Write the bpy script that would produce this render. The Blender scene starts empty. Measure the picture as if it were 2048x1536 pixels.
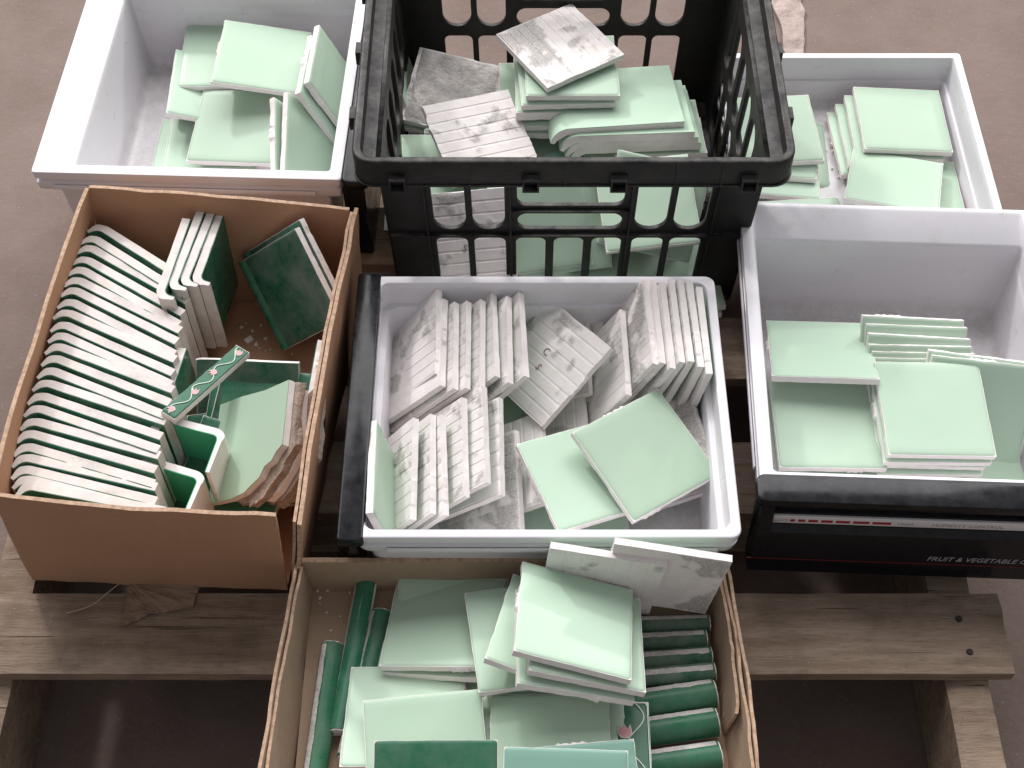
import bpy, bmesh, math, random
from mathutils import Vector, Matrix, Quaternion, noise
PI=math.pi
S=bpy.context.scene
COL=S.collection
DECK=0.14                                  # top of the pallet boards above the floor
# ------------------------------------------------------------------ camera
cd=bpy.data.cameras.new('camera'); cam=bpy.data.objects.new('camera',cd); COL.objects.link(cam)
cam.location=(0,0,1.25+DECK); cam.rotation_euler=(math.radians(35),0,0)
cd.sensor_width=36; cd.lens=2750/2048*36; cd.clip_start=.05; cd.clip_end=100
S.camera=cam
S.render.resolution_x=1024; S.render.resolution_y=768
# ------------------------------------------------------------------ light: hall with two bright window openings behind the pallet
w=bpy.data.worlds.new('World'); S.world=w; w.use_nodes=True
bg=w.node_tree.nodes['Background']; bg.inputs[0].default_value=(.97,.96,1,1); bg.inputs[1].default_value=0.29
def window_lamp(name,pos,size,power,col):
    l=bpy.data.lights.new(name,'AREA'); l.shape='SQUARE'; l.size=size; l.energy=power; l.color=col
    o=bpy.data.objects.new(name,l); COL.objects.link(o); o.location=pos
    o.rotation_euler=(Vector((0,.9,.25))-Vector(pos)).to_track_quat('-Z','Y').to_euler()
    return l
window_lamp('window_light',(-2.05,4.25,3.3),.34,80,(1,.955,.935))
window_lamp('window_light',(2.75,4.75,2.25),.26,44,(1,.965,.95))
door=window_lamp('roof_light',(-.3,5.2,5.6),10,690,(1,.975,.985)); door.shape='RECTANGLE'; door.size_y=5
S.view_settings.view_transform='Standard'; S.view_settings.look='None'; S.view_settings.exposure=0.08; S.view_settings.gamma=1
S.cycles.max_bounces=8
# ------------------------------------------------------------------ materials
def nt(name):
    m=bpy.data.materials.new(name); m.use_nodes=True; n=m.node_tree.nodes; l=m.node_tree.links
    return m,n,l,n['Principled BSDF']
def N(n,t,**k):
    x=n.new(t)
    for a,b in k.items():
        if a in('operation','blend_type','data_type','noise_dimensions','attribute_name','attribute_type','feature'): setattr(x,a,b)
        else: x.inputs[a.replace('_',' ')].default_value=b
    return x
def mixc(n,l,fac,a,b):
    x=n.new('ShaderNodeMix'); x.data_type='RGBA'
    for s,v in((0,fac),(6,a),(7,b)):
        if hasattr(v,'is_output') : l.new(v,x.inputs[s])
        else: x.inputs[s].default_value=v
    return x.outputs[2]
def ramp(n,l,src,stops):
    r=n.new('ShaderNodeValToRGB'); e=r.color_ramp.elements
    e[0].position=stops[0][0]; e[0].color=stops[0][1]; e[1].position=stops[1][0]; e[1].color=stops[1][1]
    for p,c in stops[2:]:
        k=e.new(p); k.color=c
    l.new(src,r.inputs[0]); return r.outputs[0]
def g4(v): return (v,v,v,1)
def objcoord(n,l,rnd=True):
    t=n.new('ShaderNodeTexCoord')
    if not rnd: return t.outputs['Object']
    oi=n.new('ShaderNodeObjectInfo'); sc=n.new('ShaderNodeVectorMath'); sc.operation='ADD'
    m=n.new('ShaderNodeMath'); m.operation='MULTIPLY'; m.inputs[1].default_value=7.3
    l.new(oi.outputs['Random'],m.inputs[0]); l.new(t.outputs['Object'],sc.inputs[0]); l.new(m.outputs[0],sc.inputs[1])
    return sc.outputs[0]
def noi(n,l,co,scale,detail=3,rough=.55):
    x=N(n,'ShaderNodeTexNoise',Scale=scale,Detail=detail,Roughness=rough); l.new(co,x.inputs['Vector']); return x.outputs['Fac']
def bump(n,l,h,p,strength,dist=.001):
    b=N(n,'ShaderNodeBump',Strength=strength,Distance=dist); l.new(h,b.inputs['Height']); l.new(b.outputs[0],p.inputs['Normal'])
def m_glaze(name,col,col2,rough=.16,dust=0.0,dustcol=(.3,.33,.3,1),spread=.10,chips=False):
    m,n,l,p=nt(name); co=objcoord(n,l)
    oi=n.new('ShaderNodeObjectInfo')
    f=noi(n,l,co,9,3)
    c=mixc(n,l,ramp(n,l,f,[(.35,g4(0)),(.7,g4(1))]),col,col2)
    hv=N(n,'ShaderNodeHueSaturation'); l.new(c,hv.inputs['Color'])
    mr=n.new('ShaderNodeMapRange'); mr.inputs[3].default_value=1-spread; mr.inputs[4].default_value=1+spread*.6; l.new(oi.outputs['Random'],mr.inputs[0]); l.new(mr.outputs[0],hv.inputs['Value'])
    mh=n.new('ShaderNodeMapRange'); mh.inputs[3].default_value=.492; mh.inputs[4].default_value=.507; l.new(oi.outputs['Random'],mh.inputs[0]); l.new(mh.outputs[0],hv.inputs['Hue'])
    c=hv.outputs[0]
    sp=noi(n,l,co,210,2); c=mixc(n,l,ramp(n,l,sp,[(.77,g4(0)),(.80,g4(.45))]),c,(.18,.2,.17,1))
    if dust:
        d=noi(n,l,co,26,6,.7); dd=ramp(n,l,d,[(.36,g4(0)),(.72,g4(dust))]); c=mixc(n,l,dd,c,dustcol)
        r=N(n,'ShaderNodeMath',operation='MULTIPLY_ADD'); l.new(dd,r.inputs[0]); r.inputs[1].default_value=.7; r.inputs[2].default_value=rough; l.new(r.outputs[0],p.inputs['Roughness'])
    else:
        d=noi(n,l,co,40,4,.6); rr=ramp(n,l,d,[(.3,g4(rough)),(.75,g4(rough+.16))]); l.new(rr,p.inputs['Roughness'])
    if chips:
        tc=n.new('ShaderNodeTexCoord'); sx=n.new('ShaderNodeSeparateXYZ'); l.new(tc.outputs['Object'],sx.inputs[0])
        ab=[]
        for k in(0,1):
            a=N(n,'ShaderNodeMath',operation='ABSOLUTE'); l.new(sx.outputs[k],a.inputs[0]); ab.append(a.outputs[0])
        mx=N(n,'ShaderNodeMath',operation='MAXIMUM'); l.new(ab[0],mx.inputs[0]); l.new(ab[1],mx.inputs[1])
        nn=noi(n,l,co,150,3,.6)
        ma=N(n,'ShaderNodeMath',operation='MULTIPLY_ADD'); l.new(nn,ma.inputs[0]); ma.inputs[1].default_value=.0105; l.new(mx.outputs[0],ma.inputs[2])
        c=mixc(n,l,ramp(n,l,N(n,'ShaderNodeMath',operation='ADD').outputs[0] if False else ma.outputs[0],[(.0603,g4(0)),(.0609,g4(.9))]),c,(.74,.69,.65,1))
    l.new(c,p.inputs['Base Color']); p.inputs['Specular IOR Level'].default_value=.2
    bump(n,l,noi(n,l,co,30,2),p,.03,.0006)
    return m
def m_bisque(name,col=(.90,.86,.84,1)):
    m,n,l,p=nt(name); co=objcoord(n,l)
    f=noi(n,l,co,60,5,.65)
    c=mixc(n,l,ramp(n,l,f,[(.35,g4(0)),(.75,g4(1))]),col,(.82,.765,.735,1))
    s=noi(n,l,co,22,5,.7); c=mixc(n,l,ramp(n,l,s,[(.62,g4(0)),(.74,g4(.4))]),c,(.56,.46,.37,1))
    at=N(n,'ShaderNodeAttribute',attribute_name='mortar')
    pores=noi(n,l,co,520,3,.6)
    mc=mixc(n,l,ramp(n,l,pores,[(.38,g4(0)),(.62,g4(1))]),(.37,.355,.335,1),(.62,.59,.56,1))
    c=mixc(n,l,at.outputs['Fac'],c,mc)
    l.new(c,p.inputs['Base Color']); p.inputs['Roughness'].default_value=.9; p.inputs['Specular IOR Level'].default_value=.25
    mx=N(n,'ShaderNodeMath',operation='MULTIPLY_ADD'); l.new(at.outputs['Fac'],mx.inputs[0]); l.new(pores,mx.inputs[1]); l.new(f,mx.inputs[2])
    bump(n,l,mx.outputs[0],p,.5,.0012)
    return m
def m_plain(name,col,rough=.5,var=None,vs=12,bs=0,bscale=200,spec=.5,bd=.001):
    m,n,l,p=nt(name); co=objcoord(n,l,False)
    if var: l.new(mixc(n,l,ramp(n,l,noi(n,l,co,vs,6,.62),[(.36,g4(0)),(.68,g4(1))]),col,var),p.inputs['Base Color'])
    else: p.inputs['Base Color'].default_value=col
    p.inputs['Roughness'].default_value=rough; p.inputs['Specular IOR Level'].default_value=spec
    if bs: bump(n,l,noi(n,l,co,bscale,4),p,bs,bd)
    return m
def m_wood(name,a,b,c):
    m,n,l,p=nt(name); co=objcoord(n,l)
    mp=n.new('ShaderNodeMapping'); mp.inputs['Scale'].default_value=(8,95,95); l.new(co,mp.inputs[0])
    g=noi(n,l,mp.outputs[0],1.0,7,.68)
    mp2=n.new('ShaderNodeMapping'); mp2.inputs['Scale'].default_value=(60,520,520); l.new(co,mp2.inputs[0])
    g2=noi(n,l,mp2.outputs[0],1,4,.7)
    k=mixc(n,l,ramp(n,l,g,[(.30,g4(0)),(.68,g4(1))]),a,b)
    k=mixc(n,l,ramp(n,l,g2,[(.52,g4(0)),(.72,g4(.6))]),k,c)
    bl=noi(n,l,co,16,4,.6); k=mixc(n,l,ramp(n,l,bl,[(.48,g4(0)),(.75,g4(.65))]),k,c)
    mp3=n.new('ShaderNodeMapping'); mp3.inputs['Scale'].default_value=(4.5,210,60); l.new(co,mp3.inputs[0])
    cr=ramp(n,l,noi(n,l,mp3.outputs[0],1,2,.5),[(.69,g4(0)),(.71,g4(.8))]); k=mixc(n,l,cr,k,(.025,.02,.016,1))
    sp=noi(n,l,co,330,3,.6); k=mixc(n,l,ramp(n,l,sp,[(.66,g4(0)),(.71,g4(.5))]),k,(.50,.43,.36,1))
    l.new(k,p.inputs['Base Color']); p.inputs['Roughness'].default_value=.88; p.inputs['Specular IOR Level'].default_value=.2
    ad=N(n,'ShaderNodeMath',operation='ADD'); l.new(g,ad.inputs[0]); l.new(g2,ad.inputs[1]); bump(n,l,ad.outputs[0],p,.8,.0016)
    return m
def m_card(name,a,b):
    m,n,l,p=nt(name); co=objcoord(n,l)
    c=mixc(n,l,ramp(n,l,noi(n,l,co,9,5,.6),[(.35,g4(0)),(.7,g4(1))]),a,b)
    f=noi(n,l,co,700,2,.6); c=mixc(n,l,ramp(n,l,f,[(.5,g4(0)),(.8,g4(.4))]),c,tuple(x*.6 for x in a[:3])+(1,))
    s=noi(n,l,co,35,6,.75); c=mixc(n,l,ramp(n,l,s,[(.66,g4(0)),(.72,g4(.45))]),c,(.62,.52,.45,1))
    l.new(c,p.inputs['Base Color']); p.inputs['Roughness'].default_value=.85; p.inputs['Specular IOR Level'].default_value=.25
    mp=n.new('ShaderNodeMapping'); mp.inputs['Scale'].default_value=(160,160,4); l.new(co,mp.inputs[0])
    ad=N(n,'ShaderNodeMath',operation='ADD'); l.new(f,ad.inputs[0]); l.new(noi(n,l,mp.outputs[0],1,1),ad.inputs[1])
    bump(n,l,ad.outputs[0],p,.45,.0008)
    return m
def m_black(name,col,dustcol,amt,rough):
    m,n,l,p=nt(name); co=objcoord(n,l)
    geo=n.new('ShaderNodeNewGeometry'); sx=n.new('ShaderNodeSeparateXYZ'); l.new(geo.outputs['Normal'],sx.inputs[0])
    up=ramp(n,l,sx.outputs[2],[(.2,g4(.10)),(.9,g4(1))])
    d=ramp(n,l,noi(n,l,co,45,7,.72),[(.38,g4(0)),(.72,g4(amt))])
    ml=N(n,'ShaderNodeMath',operation='MULTIPLY'); l.new(d,ml.inputs[0]); l.new(up,ml.inputs[1])
    l.new(mixc(n,l,ml.outputs[0],col,dustcol),p.inputs['Base Color'])
    l.new(ramp(n,l,noi(n,l,co,60,4,.6),[(.3,g4(rough)),(.7,g4(min(1,rough+.2)))]),p.inputs['Roughness'])
    bump(n,l,noi(n,l,co,160,4),p,.12,.0006); p.inputs['Specular IOR Level'].default_value=.28
    return m
M={}
M['pale']=m_glaze('mint_glaze',(.462,.625,.478,1),(.49,.65,.505,1),.30,.10,(.62,.66,.61,1),.12,True)
M['palebull']=m_glaze('mint_glaze_bullnose',(.462,.625,.478,1),(.49,.65,.505,1),.30)
M['blue']=m_glaze('bluish_glaze',(.265,.47,.385,1),(.29,.50,.42,1),.24)
M['dark']=m_glaze('dark_green_glaze',(.024,.135,.072,1),(.03,.165,.09,1),.18,.40,(.2,.25,.21,1))
M['dusty']=m_glaze('dusty_dark_glaze',(.018,.105,.055,1),(.024,.12,.065,1),.26,.85,(.21,.235,.205,1))
M['trim']=m_glaze('trim_glaze',(.02,.135,.068,1),(.03,.17,.09,1),.2,.42,(.2,.26,.21,1))
M['bright']=m_glaze('bright_green_glaze',(.07,.42,.22,1),(.085,.45,.25,1),.12)
M['bisque']=m_bisque('bisque'); M['bisque_edge']=m_bisque('bisque_grimy',(.70,.645,.60,1))
M['mortar']=m_plain('mortar',(.62,.585,.55,1),.95,(.40,.38,.36,1),70,.9,260,.1,.002)
M['brown_mortar']=m_plain('brown_mortar',(.44,.35,.285,1),.95,(.28,.225,.19,1),90,.9,320,.1,.002)
def m_white():
    m,n,l,p=nt('white_plastic'); co=objcoord(n,l,False)
    c=mixc(n,l,ramp(n,l,noi(n,l,co,8,5,.6),[(.35,g4(0)),(.7,g4(1))]),(.80,.785,.82,1),(.755,.74,.77,1))
    c=mixc(n,l,ramp(n,l,noi(n,l,co,38,7,.75),[(.58,g4(0)),(.72,g4(.5))]),c,(.60,.57,.56,1))
    mp=n.new('ShaderNodeMapping'); mp.inputs['Rotation'].default_value=(.4,.3,.7); mp.inputs['Scale'].default_value=(900,24,60); l.new(co,mp.inputs[0])
    c=mixc(n,l,ramp(n,l,noi(n,l,mp.outputs[0],1,3,.6),[(.66,g4(0)),(.70,g4(.35))]),c,(.58,.56,.56,1))
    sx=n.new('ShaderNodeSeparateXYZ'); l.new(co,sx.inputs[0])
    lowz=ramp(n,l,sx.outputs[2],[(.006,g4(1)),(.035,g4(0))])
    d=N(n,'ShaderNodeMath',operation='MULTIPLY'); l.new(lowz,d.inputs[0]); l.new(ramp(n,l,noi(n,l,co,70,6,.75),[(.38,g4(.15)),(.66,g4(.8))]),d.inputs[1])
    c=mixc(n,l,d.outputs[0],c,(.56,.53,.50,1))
    l.new(c,p.inputs['Base Color']); l.new(ramp(n,l,noi(n,l,co,30,5,.6),[(.3,g4(.26)),(.7,g4(.42))]),p.inputs['Roughness'])
    bump(n,l,noi(n,l,co,300,3),p,.05,.0005); return m
M['white']=m_white()
M['black']=m_black('black_glossy_plastic',(.008,.009,.011,1),(.16,.16,.17,1),.16,.13)
M['crate']=m_black('black_crate_plastic',(.011,.0105,.010,1),(.19,.18,.17,1),.6,.38)
M['card']=m_card('brown_cardboard',(.45,.255,.152,1),(.49,.285,.175,1))
M['kraft']=m_card('grey_kraft',(.40,.29,.20,1),(.44,.325,.235,1))
M['cut']=m_plain('cut_cardboard_edge',(.60,.42,.30,1),.9,(.36,.24,.16,1),180,.5,400,.2)
M['wood']=m_wood('weathered_wood',(.225,.162,.113,1),(.385,.295,.225,1),(.125,.092,.068,1))
M['concrete']=None
M['strip']=m_plain('white_strip',(.78,.76,.76,1),.4)
M['red']=m_plain('red_print',(.36,.015,.03,1),.5)
M['greyprint']=m_plain('grey_print',(.30,.27,.26,1),.5)
M['lightprint']=m_plain('light_print',(.38,.38,.38,1),.5)
M['stampink']=m_plain('stamp_mark',(.30,.20,.18,1),.9)
M['pink']=m_plain('pink_glaze',(.62,.27,.30,1),.25,(.66,.34,.36,1),120)
M['cream']=m_plain('cream_line',(.55,.66,.52,1),.3)
M['straw']=m_plain('straw',(.50,.42,.30,1),.8)
def m_concrete():
    m,n,l,p=nt('concrete'); co=objcoord(n,l,False)
    c=mixc(n,l,ramp(n,l,noi(n,l,co,2.6,7,.7),[(.38,g4(0)),(.62,g4(1))]),(.168,.122,.100,1),(.232,.176,.150,1))
    c=mixc(n,l,ramp(n,l,noi(n,l,co,160,4,.7),[(.45,g4(0)),(.75,g4(.5))]),c,(.22,.18,.165,1))
    c=mixc(n,l,ramp(n,l,noi(n,l,co,22,6,.75),[(.60,g4(0)),(.74,g4(.5))]),c,(.235,.19,.17,1))
    c=mixc(n,l,ramp(n,l,noi(n,l,co,340,2,.5),[(.70,g4(0)),(.74,g4(.6))]),c,(.60,.55,.52,1))
    l.new(c,p.inputs['Base Color']); p.inputs['Roughness'].default_value=.8; p.inputs['Specular IOR Level'].default_value=.3
    ad=N(n,'ShaderNodeMath',operation='ADD'); l.new(noi(n,l,co,90,6,.7),ad.inputs[0]); l.new(noi(n,l,co,14,4,.6),ad.inputs[1])
    bump(n,l,ad.outputs[0],p,.32,.004); return m
M['concrete']=m_concrete()
# ------------------------------------------------------------------ helpers
def obj(name,me,mat=None,parent=None,loc=None,rot=None):
    o=bpy.data.objects.new(name,me); COL.objects.link(o)
    if mat is not None and not me.materials: me.materials.append(mat)
    if parent: o.parent=parent
    if loc is not None: o.location=loc
    if rot is not None:
        if isinstance(rot,Quaternion): o.rotation_mode='QUATERNION'; o.rotation_quaternion=rot
        else: o.rotation_euler=rot
    return o
def thing(name,label,cat,group=None,loc=(0,0,0),rot=None):
    o=bpy.data.objects.new(name,None); COL.objects.link(o); o.location=loc; o.empty_display_size=.02
    if isinstance(rot,Quaternion): o.rotation_mode='QUATERNION'; o.rotation_quaternion=rot
    elif rot is not None: o.rotation_euler=rot
    tag(o,label,cat,group); return o
def tag(o,label,cat,group=None):
    o['label']=label; o['category']=cat
    if group: o['group']=group
def mesh(name,v,f,smooth=None):
    me=bpy.data.meshes.new(name); me.from_pydata([tuple(x) for x in v],[],f); me.update()
    bm=bmesh.new(); bm.from_mesh(me); bmesh.ops.recalc_face_normals(bm,faces=bm.faces); bm.to_mesh(me); bm.free()
    if smooth is not None:
        for p in me.polygons: p.use_smooth=True
        me.set_sharp_from_angle(angle=math.radians(smooth))
    return me
def box(name,x0,x1,y0,y1,z0,z1,bev=0.001):
    bm=bmesh.new(); bmesh.ops.create_cube(bm,size=1)
    for v in bm.verts: v.co=Vector(((x0+x1)/2+v.co.x*(x1-x0),(y0+y1)/2+v.co.y*(y1-y0),(z0+z1)/2+v.co.z*(z1-z0)))
    if bev: bmesh.ops.bevel(bm,geom=bm.edges[:],offset=bev,segments=2,affect='EDGES',profile=.5)
    me=bpy.data.meshes.new(name); bm.to_mesh(me); bm.free()
    for p in me.polygons: p.use_smooth=True
    me.set_sharp_from_angle(angle=math.radians(50)); return me
def rrect(x0,x1,y0,y1,r,n=5):
    pts=[]
    for cx,cy,a in((x1-r,y0+r,-90),(x1-r,y1-r,0),(x0+r,y1-r,90),(x0+r,y0+r,180)):
        for i in range(n+1):
            t=math.radians(a+90*i/n); pts.append((cx+r*math.cos(t),cy+r*math.sin(t)))
    return pts
def loft(name,rings,cap_end=True,smooth=40,closed=False):
    v=[];f=[];k=len(rings[0][0])
    for pts,z in rings:
        for x,y in pts: v.append((x,y,z))
    R=len(rings)
    for a in range(R-1 if not closed else R):
        b=(a+1)%R
        for i in range(k):
            j=(i+1)%k; f.append((a*k+i,a*k+j,b*k+j,b*k+i))
    if cap_end: f.append(tuple(range((R-1)*k,R*k)))
    return mesh(name,v,f,smooth)
def text_mesh(name,s,size,extrude=.0002,shear=0.0):
    c=bpy.data.curves.new(name,'FONT'); c.body=s; c.size=size; c.extrude=extrude; c.shear=shear; c.resolution_u=3
    o=bpy.data.objects.new(name,c); COL.objects.link(o)
    dg=bpy.context.evaluated_depsgraph_get(); me=bpy.data.meshes.new_from_object(o.evaluated_get(dg))
    bpy.data.objects.remove(o); bpy.data.curves.remove(c); me.name=name; me.materials.clear(); return me
def flat_curve(name,outer,holes,th):
    c=bpy.data.curves.new(name,'CURVE'); c.dimensions='2D'; c.fill_mode='BOTH'; c.extrude=th/2; c.bevel_depth=min(.0006,th/5); c.bevel_resolution=1
    for loop in [outer]+holes:
        sp=c.splines.new('POLY'); sp.points.add(len(loop)-1)
        for p,(x,y) in zip(sp.points,loop): p.co=(x,y,0,1)
        sp.use_cyclic_u=True
    o=bpy.data.objects.new(name,c); COL.objects.link(o)
    dg=bpy.context.evaluated_depsgraph_get(); me=bpy.data.meshes.new_from_object(o.evaluated_get(dg))
    bpy.data.objects.remove(o); bpy.data.curves.remove(c); me.name=name; me.materials.clear(); return me
def fbm(x,y,z=0,o=4): return noise.fractal(Vector((x,y,z)),.9,2.1,o)
# ------------------------------------------------------------------ the setting: concrete floor
fl=obj('floor',mesh('floor',[(-6,-4,0),(6,-4,0),(6,8,0),(-6,8,0)],[(0,1,2,3)]),M['concrete']); fl['kind']='structure'
# dried patch peeling off the floor behind the right bin
def blob_sheet(name,outline,z,th,amp,seed,cuts=3):
    bm=bmesh.new(); vs=[bm.verts.new((x,y,z)) for x,y in outline]; fc=bm.faces.new(vs)
    bmesh.ops.triangulate(bm,faces=bm.faces[:]); bmesh.ops.subdivide_edges(bm,edges=bm.edges[:],cuts=cuts,use_grid_fill=True,fractal=.35,seed=seed)
    for v in bm.verts: v.co.z=z+th+amp*fbm(v.co.x*60,v.co.y*60,seed)
    r=bmesh.ops.extrude_face_region(bm,geom=bm.faces[:])
    for g in r['geom']:
        if isinstance(g,bmesh.types.BMVert): g.co.z-=th
    bmesh.ops.recalc_face_normals(bm,faces=bm.faces)
    me=bpy.data.meshes.new(name); bm.to_mesh(me); bm.free(); return me
pt=obj('peeling_strip',blob_sheet('peeling_strip',[(.392,1.50),(.425,1.485),(.43,1.56),(.445,1.66),(.46,1.80),(.385,1.80),(.40,1.66),(.405,1.56)],.002,.004,.004,3,5),m_plain('dried_plaster',(.50,.41,.37,1),.9,(.36,.29,.26,1),60,.8,220,.2,.002))
tag(pt,'pale ragged strip of dried plaster stuck to the floor behind the far right bin','plaster strip')
# ------------------------------------------------------------------ wooden pallet
pal=thing('wooden_pallet','weathered wooden pallet of spaced boards carrying all the boxes','pallet',loc=(0,0,0))
def plank(name,x0,x1,y0,y1,z0,z1,seed,along='x'):
    nx,ny=(46,5) if along=='x' else (5,46)
    rnd=random.Random(seed); v=[];f=[]
    def pt(i,j,top):
        u=i/nx; w_=j/ny; x=x0+(x1-x0)*u; y=y0+(y1-y0)*w_; z=z1 if top else z0
        e=.0016*fbm(x*22+seed,y*22,seed)
        if along=='x':
            if j in(0,ny): y+=e*.45
            if i in(0,nx): x+=.003*fbm(y*60,seed)
        else:
            if i in(0,nx): x+=e*.45
        if top: z+=.0011*fbm(x*14,y*40,seed+3)-(.0018 if (i in(0,nx) or j in(0,ny)) else 0)
        return (x,y,z)
    idx={}
    for top in(1,0):
        for j in range(ny+1):
            for i in range(nx+1): idx[i,j,top]=len(v); v.append(pt(i,j,top))
    for top in(1,0):
        for j in range(ny):
            for i in range(nx):
                q=(idx[i,j,top],idx[i+1,j,top],idx[i+1,j+1,top],idx[i,j+1,top]); f.append(q if top else q[::-1])
    for i in range(nx):
        f.append((idx[i,0,0],idx[i+1,0,0],idx[i+1,0,1],idx[i,0,1])); f.append((idx[i+1,ny,0],idx[i,ny,0],idx[i,ny,1],idx[i+1,ny,1]))
    for j in range(ny):
        f.append((idx[0,j+1,0],idx[0,j,0],idx[0,j,1],idx[0,j+1,1])); f.append((idx[nx,j,0],idx[nx,j+1,0],idx[nx,j+1,1],idx[nx,j,1]))
    return obj(name,mesh(name,v,f,45),M['wood'],pal)
T=.017
for k,(y0,y1,x1) in enumerate([(.27,.345,.486),(.534,.620,.488),(.712,.800,.483),(.884,.970,.487),(1.05,1.14,.485),(1.225,1.312,.489)]):
    plank('deck_board',-.530 if k<2 else -.510,x1,y0,y1,DECK-T,DECK-.0005,k+1)
for k,(x0,x1) in enumerate([(-.528,-.489),(-.03,.012),(.424,.466)]):
    o=plank('stringer',x0,x1,.262,1.318,.018,DECK-T-.0008,k+20,'y')
for k,(y0,y1) in enumerate([(.27,.36),(.74,.83),(1.22,1.31)]):
    plank('bottom_board',-.528,.486,y0,y1,0.001,.0172,k+40)
def nail(x,y):
    bm=bmesh.new(); bmesh.ops.create_cone(bm,cap_ends=True,segments=10,radius1=.0035,radius2=.003,depth=.002)
    me=bpy.data.meshes.new('nail_head'); bm.to_mesh(me); bm.free(); obj('nail_head',me,m_plain('rusty_iron',(.03,.022,.018,1),.7),pal,(x,y,DECK+.0004))
for x,y in[(-.508,.573),(.443,.591),(.447,.556)]: nail(x,y)
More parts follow.
